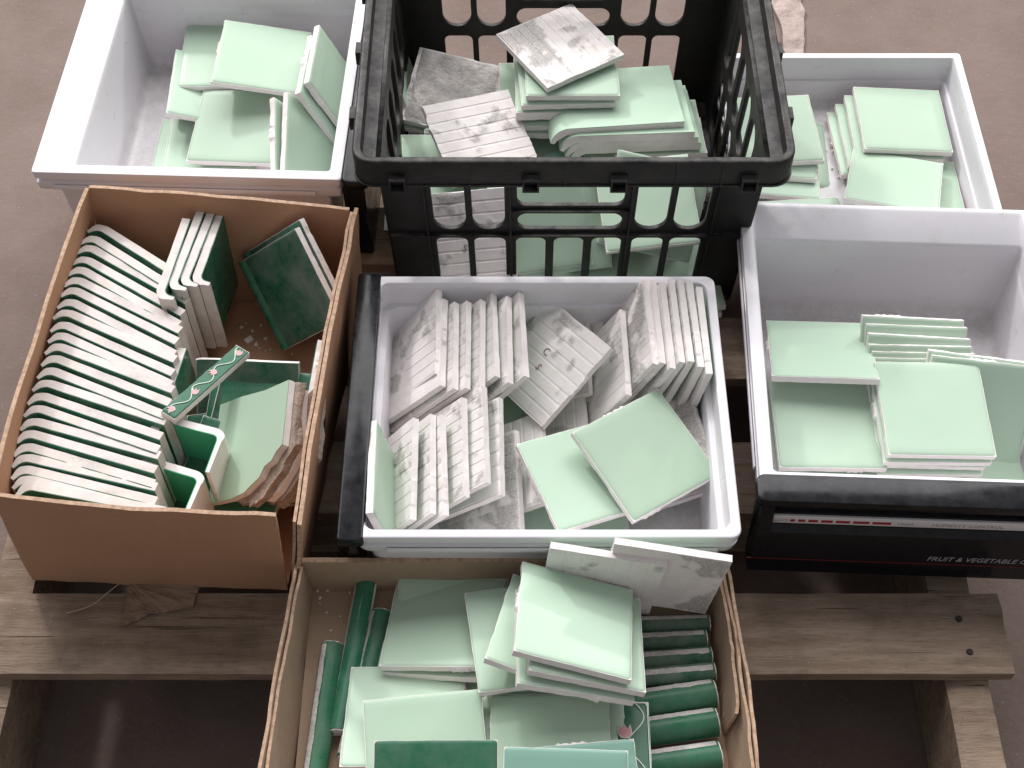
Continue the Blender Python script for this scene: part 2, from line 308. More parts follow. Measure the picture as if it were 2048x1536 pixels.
# ------------------------------------------------------------------ refrigerator drawers (white shells with black fronts)
def drawer(name,label,cat,W,L,h,loc,rotz,front=True,flange=False,grp=None,lettering=False,bar=.030,lip=.0095,ptap=.96,over=0,ends=1.0,br=.008,cr=.35):
    t=thing(name,label,cat,grp,loc,(0,0,rotz))
    def ring(i,z,r,bi=None,fi=None):
        b=i if bi is None else bi; ff=i if fi is None else fi
        return (rrect(-W/2+i,W/2-i,-L/2+ff,L/2-b,r*cr),z)
    rings=[ring(.0195,.001,.016),ring(.0168,h-.034,.014),ring(.0158,h-.032,.014),ring(.003,h-.030,.014),ring(.001,h-.027,.014),ring(.001,h-.018,.010),ring(.0045,h-.016,.009),ring(.0045,h-.0125,.009),ring(.0008,h-.011,.010),ring(0,h-.0012,.010),ring(.0005,h-.0003,.010),ring(.0015,h,.009)]
    if flange:
        rings+=[ring(.012,h,.012,.004),ring(.0135,h-.0008,.012,.007),ring(.0142,h-.003,.012,.010),ring(.0145,h-.012,.014,.040),ring(.0148,h-.0145,.014,.0418),ring(.0152,h-.018,.014,.0425),ring(.0158,h-.026,.014,.043),ring(.0225,.022,.016,.051),ring(.0233,.016,.016,.052),ring(.0255,.011,.015,.054),ring(.030,.0085,.014,.059),ring(.035,.008,.012,.064)]
    else:
        e=.0048
        def rg(i,z,r): k=(i-lip)/.024; return ring(i,z,r,lip+(i-lip)*ends,lip+(i-lip)*ends)
        rings+=[ring(lip-.002,h,.010),ring(lip-.0006,h-.0005,.010),ring(lip,h-.0018,.010),rg(lip+.0008,h-.004,.011),rg(lip+.0012,h-.010,.012),rg(lip+.0065,.022,.014),rg(lip+.0075,.016,.014),rg(lip+.0095,.011,.014),rg(lip+.014,.0085,.013),rg(lip+.020,.008,.012)]
    obj('shell',loft('shell',rings,True,42),M['white'],t)
    # runner strip along the long sides
    for s in(-1,1):
        obj('runner',box('runner',-.001,.001,-L/2+.03,L/2-.02,h-.0262,h-.0195,.0008),M['white'],t,(s*(W/2+.0005),0,0))
    if front:
        y1=-L/2-.0005+over; y0=y1-bar; hb=h+(.0012 if over else 0)
        bm=bmesh.new()
        # handle bar: rounded slab along the top edge
        pts=rrect(-W/2-.003,W/2+.003,y0,y1,br,5)
        r2=[(rrect(-W/2-.002,W/2+.002,y0+.0012,y1-.0005,br*.94,5),h-.013),(pts,h-.011),(pts,hb-.0016),(rrect(-W/2-.0025,W/2+.0025,y0+.0005,y1-.0004,br*.96,5),hb-.0005),(rrect(-W/2-.0015,W/2+.0015,y0+.0015,y1-.0008,br*.88,5),hb)]
        me=loft('handle_bar',r2,True,35); obj('handle_bar',me,M['black'],t)
        # front panel below, leaning outwards to the bottom, recessed behind the bar
        xa,xb=-W/2-.003,W/2+.003
        y1-=over
        prof=[(y1-.0,h-.014),(y1-.006,h-.0145),(y1-.0065,h-.030),(y1-.012,h-.0315),(y1-.0135,h-.052),(y1-.020,h-.058),(y1-.026,.020),(y1-.026,.004),(y1-.022,.002),(y1,.002)]
        v=[];f=[];n_=len(prof)
        for x in(xa,xb):
            for y,z in prof: v.append((x*(1-(1-ptap)*min(1,max(0,(h-.0125-z)/.004))),y,z))
        for i in range(n_): j=(i+1)%n_; f.append((i,j,n_+j,n_+i))
        f.append(tuple(range(n_))); f.append(tuple(range(2*n_-1,n_-1,-1)))
        obj('front_panel',mesh('front_panel',v,f,30),M['black'],t)
        for s in((-1,1) if ptap>.9 else ()):  # end cheeks joining bar and panel
            cx=s*(W/2*ptap-.010)
            cv=[(y1-.002,h-.0135),(y0+.006,h-.0135),(y1-.024,h-.058),(y1-.004,h-.060)]
            v=[(cx+q*.013*s,y,z) for q in(0,1) for y,z in cv]
            f=[(0,1,2,3),(7,6,5,4),(0,4,5,1),(1,5,6,2),(2,6,7,3),(3,7,4,0)]
            obj('bar_end',mesh('bar_end',v,f,30),M['black'],t)
        if lettering:
            st=obj('label_strip',box('label_strip',-W/2+.006,W/2-.008,y1-.0150,y1-.0123,h-.0475,h-.034,.0004),M['strip'],t)
            yy=y1-.0152
            RX=(PI/2-.06,0,0)
            def word(s,x,z,size,mat,ym=yy,sh=0,rot=RX):
                obj('lettering',text_mesh('lettering',s,size,.00012,sh),mat,t,(x,ym,z),rot)
            word('LOW',-W/2+.018,h-.0438,.0062,M['greyprint'])
            x=-W/2+.034
            for k in range(7):
                ln=.0045+k*.0022
                obj('red_bar',box('red_bar',x,x+ln,yy-.0002,yy+.0003,h-.0438,h-.0398,0),M['red'],st); x+=ln+.0032
            word('HIGH',x+.003,h-.0438,.0062,M['greyprint'])
            word('HUMIDITY CONTROL',x+.036,h-.0440,.0070,M['greyprint'])
            sl=-math.atan2(.006,h-.058-.020)
            f1=lambda z:y1-.020-.006*((h-.058-z)/(h-.058-.020))
            word('FRUIT & VEGETABLE CRISPER',-W/2+.176,.0345,.0098,M['lightprint'],f1(.0345)-.0005,.25,(PI/2+sl,0,0))
            obj('red_line',box('red_line',-W/2,W/2,f1(.0285)-.0006,f1(.0285)+.0006,.0280,.0290,0),m_plain('dim_red_line',(.14,.012,.016,1),.5),t)
    return t
DG='white refrigerator drawers full of tiles'
drawer('refrigerator_drawer','white drawer with black left end holding standing pale backed tiles, in the middle','drawer',.312,.360,.130,(.0325,.767,DECK),-PI/2,True,False,DG,bar=.0245,ptap=.82,over=.0105,ends=.25,br=.0035,cr=1.0)
drawer('refrigerator_drawer','white drawer with a wide bright left flange at the back left beside the crate','drawer',.340,.347,.130,(-.3575,1.2365,DECK),PI/2-.035,True,True,DG)
drawer('refrigerator_drawer','white drawer with a black front reading fruit and vegetable, at the right','drawer',.320,.359,.130,(.402,.843,DECK),-.04,True,True,DG,True,over=.0105)
drawer('plastic_bin','shorter white bin of mint tiles standing behind the right drawer, beside the crate','bin',.305,.310,.075,(.4095,1.175,DECK),0,False,False,None)
# ------------------------------------------------------------------ black slotted crate
CR=thing('milk_crate','black slotted plastic crate piled with tiles, standing at the back centre','crate',loc=(.062,1.1575,DECK))
def crate():
    H=.235; rx0,rx1=-.2235,.2235; ry0,ry1=-.1895,.1895; Z=.2530
    # body half sizes at top and bottom
    bx_t,by_t=.1985,.1675; bx_b,by_b=.189,.160
    def wall(half_t,half_b,dist_t,dist_b,ang,wide):
        cols_l=[(-.86,-.52)] ; a=.0295
        W_=half_t
        def slot(x0,x1,z0,z1,r0,r1,nn=5):
            pts=[]
            for cx,cz,r,s in((x1,z0,r0,-90),(x1,z1,r1,0),(x0,z1,r1,90),(x0,z0,r0,180)):
                sx=-1 if s in(-90,0) else 1; sz=1 if s in(-90,180) else -1
                for i in range(nn+1):
                    t=math.radians(s+90*i/nn); pts.append((cx+sx*r+r*math.cos(t),cz+sz*r+r*math.sin(t)))
            return pts
        k=W_/.1985
        X=lambda v:(v)*k
        holes=[]
        wid=.0365
        cols=[-.1310,-.0885,.0885,.1310]
        for c in cols: holes.append(slot(X(c)-wid*k/2,X(c)+wid*k/2,.1265,.2135,.0175*k,.0175*k))
        holes.append(slot(X(-.058),X(.058),.1650,.2135,.011,.011))
        holes.append(slot(X(-.058),X(.058),.1265,.1540,.0125,.0125))
        c7=[-.1310,-.0885,-.0425,0,.0425,.0885,.1310]
        for z0,z1 in((.018,.1130),):
            for c in c7: holes.append(slot(X(c)-wid*k/2+(.001 if abs(c)<.05 else 0),X(c)+wid*k/2-(.001 if abs(c)<.05 else 0),z0,z1,.008,.008 if z1>.1 and not wide else .008))
        if not wide:
            holes=[]
            for z0,z1 in((.1265,.2135),(.018,.1130)):
                for c in (-.096,-.050,0,.050,.096): holes.append(slot(c-.0195,c+.0195,z0,z1,.017,.017))
        sc=half_b/half_t
        tap=lambda p:(p[0]*(sc+(1-sc)*p[1]/H),p[1])
        outer=[(-half_t,0),(half_t,0),(half_t,H),(-half_t,H)]
        me=flat_curve('wall_panel',[tap(p) for p in outer],[[tap(p) for p in h] for h in holes],.0042)
        slope=math.atan2(dist_t-dist_b,H)
        mat=Matrix.Rotation(ang,4,'Z')@Matrix.Translation((0,-dist_b,0))@Matrix.Rotation(PI/2+slope,4,'X')
        o=obj('wall_panel',me,M['crate'],CR); o.matrix_local=mat
        # ribs: vertical dividers and horizontal bands standing proud of the panel
        def rib(x0,x1,z0,z1,d=.0085):
            sc0=sc+(1-sc)*z0/H; sc1=sc+(1-sc)*z1/H
            v=[(x0*sc0,z0,-.0015),(x1*sc0,z0,-.0015),(x1*sc1,z1,-.0015),(x0*sc1,z1,-.0015)]
            v+=[(a_,b_,d) for a_,b_,_ in v]
            f=[(0,1,2,3),(4,5,6,7),(0,1,5,4),(1,2,6,5),(2,3,7,6),(3,0,4,7)]
            r=obj('rib',mesh('rib',v,f),M['crate'],CR); r.matrix_local=mat
        if wide:
            for x in(-.1560,-.0650,.0650,.1560): rib(X(x)-.0011,X(x)+.0011,.001,.217)
            for z in(.1200,.008): rib(-half_t+.001,half_t-.001,z-.0012,z+.0012,.0075)
            rib(X(-.063),X(.063),.1585,.1607,.007)
        else:
            for x in(-.122,.122): rib(x-.0011,x+.0011,.001,.217)
            for z in(.1200,): rib(-half_t+.001,half_t-.001,z-.0012,z+.0012,.0075)
    wall(bx_t,bx_b,by_t,by_b,0,True); wall(bx_t,bx_b,by_t,by_b,PI,True)
    wall(by_t,by_b,bx_t,bx_b,PI/2,False); wall(by_t,by_b,bx_t,bx_b,-PI/2,False)
    # floor grid
    fo=flat_curve('crate_floor',[(-bx_b,-by_b),(bx_b,-by_b),(bx_b,by_b),(-bx_b,by_b)],[[(-.17+i*.0343+a,-.14+j*.0352+b) for a,b in((0,0),(.027,0),(.027,.028),(0,.028))] for i in range(10) for j in range(8)],.004)
    obj('crate_floor',fo,M['crate'],CR,(0,0,.0035))
    # rim: skirt, top edge, inner stacking ledge
    def rr(i,z,r): return (rrect(rx0+i,rx1-i,ry0+i,ry1-i,r,6),z)
    zz=lambda d:Z-d
    rings=[rr(.0035,zz(.0365),.019),rr(.0008,zz(.035),.021),rr(0,zz(.032),.022),rr(0,zz(.0019),.022),rr(.0007,zz(.0006),.0215),rr(.002,Z,.02),rr(.0068,Z,.016),rr(.0082,zz(.0009),.015),rr(.0086,zz(.0074),.015),rr(.0092,zz(.0169),.0145),rr(.0235,zz(.0184),.008),rr(.0245,zz(.0204),.008),rr(.0248,zz(.036),.008)]
    obj('rim',loft('rim',rings,False,40),M['crate'],CR)
    rings=[rr(-.0012,zz(.0345),.022),rr(-.0012,zz(.032),.022),rr(.0012,zz(.032),.02),rr(.0012,zz(.0345),.02)]
    obj('lip_bead',loft('lip_bead',rings,False,40,True),M['crate'],CR)
    # square sockets under the rim and seams on the skirt
    def socket(x,y,ang):
        bm=bmesh.new(); a,b,d=.0085,.0066,.0085
        o=[(-a,-a),(a,-a),(a,a),(-a,a)]; i=[(-b,-b),(b,-b),(b,b),(-b,b)]
        v=[(px,-d,pz) for px,pz in o]+[(px,-d,pz) for px,pz in i]+[(px,.002,pz) for px,pz in o]+[(px,-.001,pz) for px,pz in i]
        f=[]
        for k in range(4):
            j=(k+1)%4; f+=[(k,j,4+j,4+k),(k,8+k,8+j,j),(4+k,4+j,12+j,12+k)]
        f.append((12,13,14,15))
        s_=obj('socket',mesh('socket',v,f),M['crate'],CR,(x,y,Z-.0265),(0,0,ang))
    for x in(-.178,-.043,.046,.178): socket(x,ry0-.0002,0); socket(x,ry1+.0002,PI)
    for y in(-.10,0,.10): socket(rx0-.0002,y,-PI/2); socket(rx1+.0002,y,PI/2)
    for x in(-.105,-.008,.104,.15):
        obj('seam',box('seam',x-.0007,x+.0007,ry0-.0012,ry0+.001,Z-.032,Z-.003,0),M['crate'],CR)
crate()
# ------------------------------------------------------------------ tall brown cardboard box
def panel(name,parent,b0,b1,t0,t1,th,mat,bulge=(0,0),seed=0,nx=14,nz=6,toprag=.0006):
    """sheet between bottom points b0,b1 and top points t0,t1; thickness outwards to the right of b0->b1"""
    b0,b1,t0,t1=[Vector(p) for p in(b0,b1,t0,t1)]
    nrm=(b1-b0).cross(t0-b0).normalized()
    v=[];f=[]
    for side in(0,1):
        for j in range(nz+1):
            for i in range(nx+1):
                u=i/nx;w_=j/nz
                p=(b0*(1-u)+b1*u)*(1-w_)+(t0*(1-u)+t1*u)*w_
                p=p+nrm*(.0016*fbm(u*7+seed*3,w_*4,seed)+th*side+bulge[0]*math.sin(PI*u)*w_+bulge[1]*math.sin(PI*u)*math.sin(PI*w_)+.0012*fbm(u*3+seed,w_*2,seed))
                if j==nz: p.z+=toprag*fbm(u*26,seed,side*.2)*1.2
                v.append(p)
    k=(nx+1)*(nz+1); I=lambda i,j,s:s*k+j*(nx+1)+i
    for j in range(nz):
        for i in range(nx):
            f.append((I(i,j,0),I(i,j+1,0),I(i+1,j+1,0),I(i+1,j,0))); f.append((I(i,j,1),I(i+1,j,1),I(i+1,j+1,1),I(i,j+1,1)))
    nb=len(f)
    for i in range(nx): f.append((I(i,nz,0),I(i,nz,1),I(i+1,nz,1),I(i+1,nz,0))); f.append((I(i,0,0),I(i+1,0,0),I(i+1,0,1),I(i,0,1)))
    for j in range(nz): f.append((I(0,j,0),I(0,j,1),I(0,j+1,1),I(0,j+1,0))); f.append((I(nx,j,0),I(nx,j+1,0),I(nx,j+1,1),I(nx,j,1)))
    me=mesh(name,v,f,40); me.materials.append(mat); me.materials.append(M['cut'])
    for i,p in enumerate(me.polygons):
        if i>=nb: p.material_index=1
    return obj(name,me,None,parent)
BX=thing('cardboard_box','tall brown cardboard box full of dark green cove tiles, at the left','cardboard box',loc=(-.33,.81,DECK))
def bxp(x,y,z): return (x/1000+.33,y/1000-.81,z/1000)
BLb,BRb,FRb,FLb=(-468,1004),(-184,978),(-225,626),(-483,637)
BLt,BRt,FRt,FLt=(-451,1011),(-172,982),(-213,617),(-473,637)
panel('front_wall',BX,bxp(*FLb,1),bxp(*FRb,1),bxp(*FLt,169),bxp(*FRt,167),.004,M['card'],(.004,.003),1)
panel('back_wall',BX,bxp(*BRb,1),bxp(*BLb,1),bxp(*BRt,167),bxp(*BLt,170),.004,M['card'],(.003,.0),2)
panel('left_wall',BX,bxp(*BLb,1),bxp(*FLb,1),bxp(*BLt,170),bxp(*FLt,169),.004,M['card'],(.004,.012),3)
panel('right_wall',BX,bxp(-216,618,1),bxp(-176,984,1),bxp(-194,607,163),bxp(-166,986,167),.004,M['card'],(-.004,.002),4)
panel('inner_flap',BX,bxp(-220,622,10),bxp(-180.5,980,10),bxp(-198.5,611,161),bxp(-170.5,982,165),.003,M['card'],(-.004,.002),4)
v=[bxp(*FLb,5),bxp(*FRb,5),bxp(*BRb,5),bxp(*BLb,5)]
obj('box_floor',mesh('box_floor',v+[(a,b,c-.004) for a,b,c in v],[(0,1,2,3),(7,6,5,4),(0,4,5,1),(1,5,6,2),(2,6,7,3),(3,7,4,0)]),M['card'],BX)
# ------------------------------------------------------------------ shallow cardboard tray
TR=thing('cardboard_tray','shallow greyish cardboard tray of tiles and green trims in the foreground','cardboard tray',loc=(0,.46,DECK))
def tp(x,y,z): return (x/1000,y/1000-.46,z/1000)
panel('back_wall',TR,tp(198,618,1),tp(-200,618,1),tp(203,619,62),tp(-205,619,66),.005,M['kraft'],(.002,0),11,16,4)
panel('left_wall',TR,tp(-202,618,1),tp(-210,300,1),tp(-206,620,66),tp(-222,300,64),.003,M['kraft'],(.004,0),12,22,4,.0012)
panel('left_liner',TR,tp(-197.5,618,1),tp(-205.5,302,1),tp(-201.5,616,63),tp(-216.5,302,61),.003,M['kraft'],(.004,0),13,22,4,.0012)
panel('right_wall',TR,tp(206,300,1),tp(200,618,1),tp(213,300,64),tp(206,618,66),.003,M['kraft'],(.006,.002),14,24,4,.0016)
panel('right_liner',TR,tp(201.5,302,1),tp(195.5,616,1),tp(208.5,302,62),tp(201.5,616,64),.003,M['kraft'],(.006,.002),15,24,4,.0016)
panel('right_liner',TR,tp(197,470,1),tp(191,612,1),tp(202.5,470,58),tp(197,612,63),.003,M['kraft'],(.004,.002),16,16,4,.0014)
panel('front_wall',TR,tp(-206,300,1),tp(204,300,1),tp(-214,296,62),tp(208,296,62),.004,M['kraft'],(.002,0),17,12,4)
obj('tray_floor',box('tray_floor',-.2,.2,-.158,.162,.001,.006,0),M['kraft'],TR)
for k,(x,y,s) in enumerate([(-197,520,1),(194.5,482,-1)]):
    o=obj('slot_shade_strip',box('slot_shade_strip',-.0011,.0011,-.012,.012,0,.0012,0),m_plain('slot_shadow_board',(.10,.07,.05,1),.9),TR,tp(x,y,47),(0,.0,s*.35)); o.rotation_euler=(0,s*1.45,s*.1)  # thin dark strip in place of a cut slot, its shade put into the colour
# ------------------------------------------------------------------ tile meshes
def tile_meshes(seed,w=.108,h=.108,t=.008,ribs=9,ribd=.0009,mort=.35,cut=None,lump=1):
    """bisque slab with ribbed, mortared back and chipped edges, and the glaze skin on top"""
    rnd=random.Random(seed); n=40; ox=rnd.uniform(0,50); oy=rnd.uniform(0,50)
    notches=[(rnd.randrange(4),rnd.uniform(.1,.9),rnd.uniform(.05,.14),rnd.uniform(.0004,.0013)) for _ in range(4)]
    lumps=[(rnd.randrange(4),rnd.uniform(.15,.85),rnd.uniform(.06,.13),rnd.uniform(.0012,.0026)) for _ in range(lump)]
    def edge(side,u,lvl):
        d=.00035*fbm(u*9+side*7,seed,lvl*.7)
        for s,c,wd,a in notches:
            if s==side and abs(u-c)<wd: d-=a*(1-abs(u-c)/wd)**.5*(1 if lvl<.5 else .25)
        for s,c,wd,a in lumps:
            if s==side and abs(u-c)<wd and lvl<.7: d+=a*(.7+.3*math.sin(u*90))
        return d
    def warp(x,y,lvl):
        u=x/w+.5; v=y/h+.5
        fx=(abs(u-.5)*2)**16; fy=(abs(v-.5)*2)**16
        if u<.5: x-=edge(0,v,lvl)*fx
        else: x+=edge(1,v,lvl)*fx
        if v<.5: y-=edge(2,u,lvl)*fy
        else: y+=edge(3,u,lvl)*fy
        return x,y
    V=[];F=[];mo=[]
    tg=t-.0011
    ysl=[]
    for k in range(ribs+1):
        for o in(-.115,-.07,.07,.115,.37,.63):
            q=(k+o+.06)/ribs
            if .004<q<.996: ysl.append(q)
    ysl=[0]+sorted(ysl)+[1]; ny=len(ysl)-1
    def back(x,y):
        v=(y/h+.5)*ribs-.06; fr=abs(v-round(v))
        e=max(abs(x)/(w/2),abs(y)/(h/2))
        groove=ribd*(1 if fr<.09 else 0)*(0 if e>.985 else 1)
        z=groove
        m=fbm(x*24+ox,y*24+oy,seed*.37,5)+.25*fbm(x*90+ox,y*90,seed)
        th=.75-mort*1.6
        k=max(0,min(1,(m-th)/.17))*.85
        if e>.97: k*=.25
        z-=k*(.0006+.0013*abs(fbm(x*240,y*240,seed,3)))
        z+=.00012*fbm(x*400,y*400,seed)
        return z,k
    for j in range(ny+1):
        for i in range(n+1):
            x=(i/n-.5)*w; y=(ysl[j]-.5)*h
            xx,yy=warp(x,y,0); z,k=back(x,y); V.append((xx,yy,z)); mo.append(k)
    for j in range(ny):
        for i in range(n): a=j*(n+1)+i; F.append((a,a+n+1,a+n+2,a+1))
    per=[i for i in range(n)]+[n+(n+1)*j for j in range(ny)]+[(n+1)*ny+i for i in range(n,0,-1)]+[(n+1)*j for j in range(ny,0,-1)]
    prev=per
    P=len(per)
    for lvl in(.33,.66,1.0):
        cur=[]
        for a in per:
            i=a%(n+1); j=a//(n+1); x=(i/n-.5)*w; y=(ysl[j]-.5)*h
            xx,yy=warp(x,y,lvl); z=V[a][2]*(1-lvl)+tg*lvl; cur.append(len(V)); V.append((xx,yy,z)); mo.append(.0)
        for q in range(P): r=(q+1)%P; F.append((prev[q],prev[r],cur[r],cur[q]))
        prev=cur
    F.append(tuple(prev))
    me=mesh('bisque',V,F,24); at=me.attributes.new('mortar','FLOAT','POINT')
    for i,k in enumerate(mo): at.data[i].value=k
    # glaze skin
    m=16; us=[0,.006,.014,.03]+[.03+.94*i/m for i in range(1,m)]+[.97,.986,.994,1]
    G=[];GF=[];c=len(us)
    def gz(u): 
        e=min(u,1-u)*w; return -.0012*max(0,1-e/.0032)**2
    for v in us:
        for u in us:
            x=(u-.5)*(w-.0006); y=(v-.5)*(h-.0006); xx,yy=warp(x,y,1); G.append((xx,yy,t+gz(u)+gz(v)+.00012*fbm(x*30,y*30,seed)))
    for j in range(c-1):
        for i in range(c-1): a=j*c+i; GF.append((a,a+1,a+c+1,a+c))
    per=[i for i in range(c-1)]+[(c-1)+c*j for j in range(c-1)]+[c*(c-1)+i for i in range(c-1,0,-1)]+[c*j for j in range(c-1,0,-1)]
    low=[]
    for a in per:
        x,y,z=G[a]; drip=.0008+.0012*abs(fbm(x*70,y*70,seed)); low.append(len(G)); G.append((x,y,min(z,tg)-drip*.4))
    for q in range(len(per)): r=(q+1)%len(per); GF.append((per[q],low[q],low[r],per[r]))
    GF.append(tuple(reversed(low)))
    return me,mesh('glaze',G,GF,60)
PALE=[tile_meshes(i+1,ribs=[7,9,8,11,7,9,8,10][i],ribd=[.00045,.0,.0005,.0,.00015,.00045,.0001,.0][i],mort=[.22,.36,.28,.40,.26,.38,.20,.32][i],lump=[1,0,2,1,1,0,1,2][i]) for i in range(8)]
CRUST=[tile_meshes(40+i,ribs=8,ribd=.0003,mort=.52+.05*i,lump=2) for i in range(3)]
THICK=tile_meshes(60,t=.0125,ribs=8,mort=.3)
STAMP=tile_meshes(66,ribs=8,ribd=.0005,mort=.30)
def cove_meshes(L,H,t,R=.016,ang=62,leg=.003,side=1,seed=0):
    """straight leg + curved end, extruded along y; centred on x; glaze on +z face. side=1 bends to +z, -1 to -z"""
    rnd=random.Random(seed)
    cl=[]  # centreline (x,z,nx,nz) from far end to tip
    ns=8; curve=R*math.radians(ang); Ls=L-R*math.sin(math.radians(ang))-leg*math.cos(math.radians(ang))
    x1=L/2; xb=x1-Ls
    for i in range(ns): cl.append((x1-(Ls)*i/ns,0.0,0.0))
    for i in range(9):
        a=math.radians(ang)*i/8; cl.append((xb-R*math.sin(a),side*R*(1-math.cos(a)),a))
    if leg>0:
        x,z,a=cl[-1]; cl.append((x-leg*math.cos(a),z+side*leg*math.sin(a),a))
    tg=.0009
    def build(lo,hi,name,taper,rag):
        V=[];F=[];ny=10
        for j in range(ny+1):
            y=(j/ny-.5)*H
            for s,off in((0,lo),(1,hi)):
                for q,(x,z,a) in enumerate(cl):
                    o=off
                    nx=math.sin(a)*side*1.0; nz=math.cos(a)
                    if taper and q>=len(cl)-4:
                        f=(q-(len(cl)-5))/4; o=off+( (hi-off)*.55*f if s==0 else 0)
                    yy=y
                    if j in(0,ny): yy+=rag*fbm(x*60+seed*3.1,s*.6,seed)*(1 if j else -1)*(1 if True else 0)
                    e=rag*fbm(y*70,q*.1,seed) if q in(0,len(cl)-1) else 0
                    V.append((x+nx*o*(1 if side>0 else 1)+e, yy, z+nz*o))
        k=len(cl)
        I=lambda q,s,j:j*2*k+s*k+q
        for j in range(ny):
            for q in range(k-1):
                for s in(0,1):
                    F.append((I(q,s,j),I(q+1,s,j),I(q+1,s,j+1),I(q,s,j+1)))
            for q in(0,k-1): F.append((I(q,0,j),I(q,0,j+1),I(q,1,j+1),I(q,1,j)))
        for j in(0,ny):
            for q in range(k-1): F.append((I(q,0,j),I(q,1,j),I(q+1,1,j),I(q+1,0,j)))
        me=mesh(name,V,F,38)
        at=me.attributes.new('mortar','FLOAT','POINT')
        if name=='bisque':
            for i,v in enumerate(V):
                at.data[i].value=max(0,min(1,(fbm(v[0]*30+seed*5,v[1]*30,v[2]*30)-.25)*3))*.5
        return me
    return build(-t/2,t/2-tg,'bisque',True,.0006),build(t/2-tg,t/2,'glaze',False,.0003)
COVE=[cove_meshes(.143,.108,.0098,.015,66,.004,1,i) for i in range(4)]
COVED=[cove_meshes(.110,.108,.0095,.012,78,.006,1,10+i) for i in range(3)]
COVEL=[cove_meshes(.108,.108,.009,.014,36,.002,1,20)]
BULL=[cove_meshes(.150,.108,.0095,.018,75,.003,-1,30+i) for i in range(2)]
TRIM=cove_meshes(.055,.062,.0085,.010,84,.036,1,50)
def extra_text(parent,items):
    for s,x,y,sz,a in items:
        me=text_mesh('stamp_mark',s,sz,.00015)
        for v in me.vertices: v.co.x=-v.co.x
        me.flip_normals()
        obj('stamp_mark',me,M['stampink'],parent,(x,y,-.0042-.0003),(0,0,a))
def centred(pair,t):
    for me in pair:
        for v in me.vertices: v.co.z-=t/2
for p in PALE+CRUST+[STAMP]: centred(p,.008)
centred(THICK,.0125)
GROUPS=['ceramic tiles standing and leaning in the middle drawer', 'buried tiles in the middle drawer', 'ceramic tiles piled in the black crate', 'low tiles behind the near slots of the crate', 'buried tiles in the crate', 'mint tiles in the far left drawer', 'buried tiles in the far left drawer', 'mint tiles in the far right bin', 'mint tiles in the near right drawer', 'ceramic tiles piled in the shallow cardboard tray', 'buried tiles in the tray', 'cove tiles standing in a row in the tall brown box', 'dark green cove tiles standing upright in the brown box', 'dark green tiles leaning in the cardboard box corner', 'loose trim pieces in the brown box', 'dark green pieces heaped in the brown box']
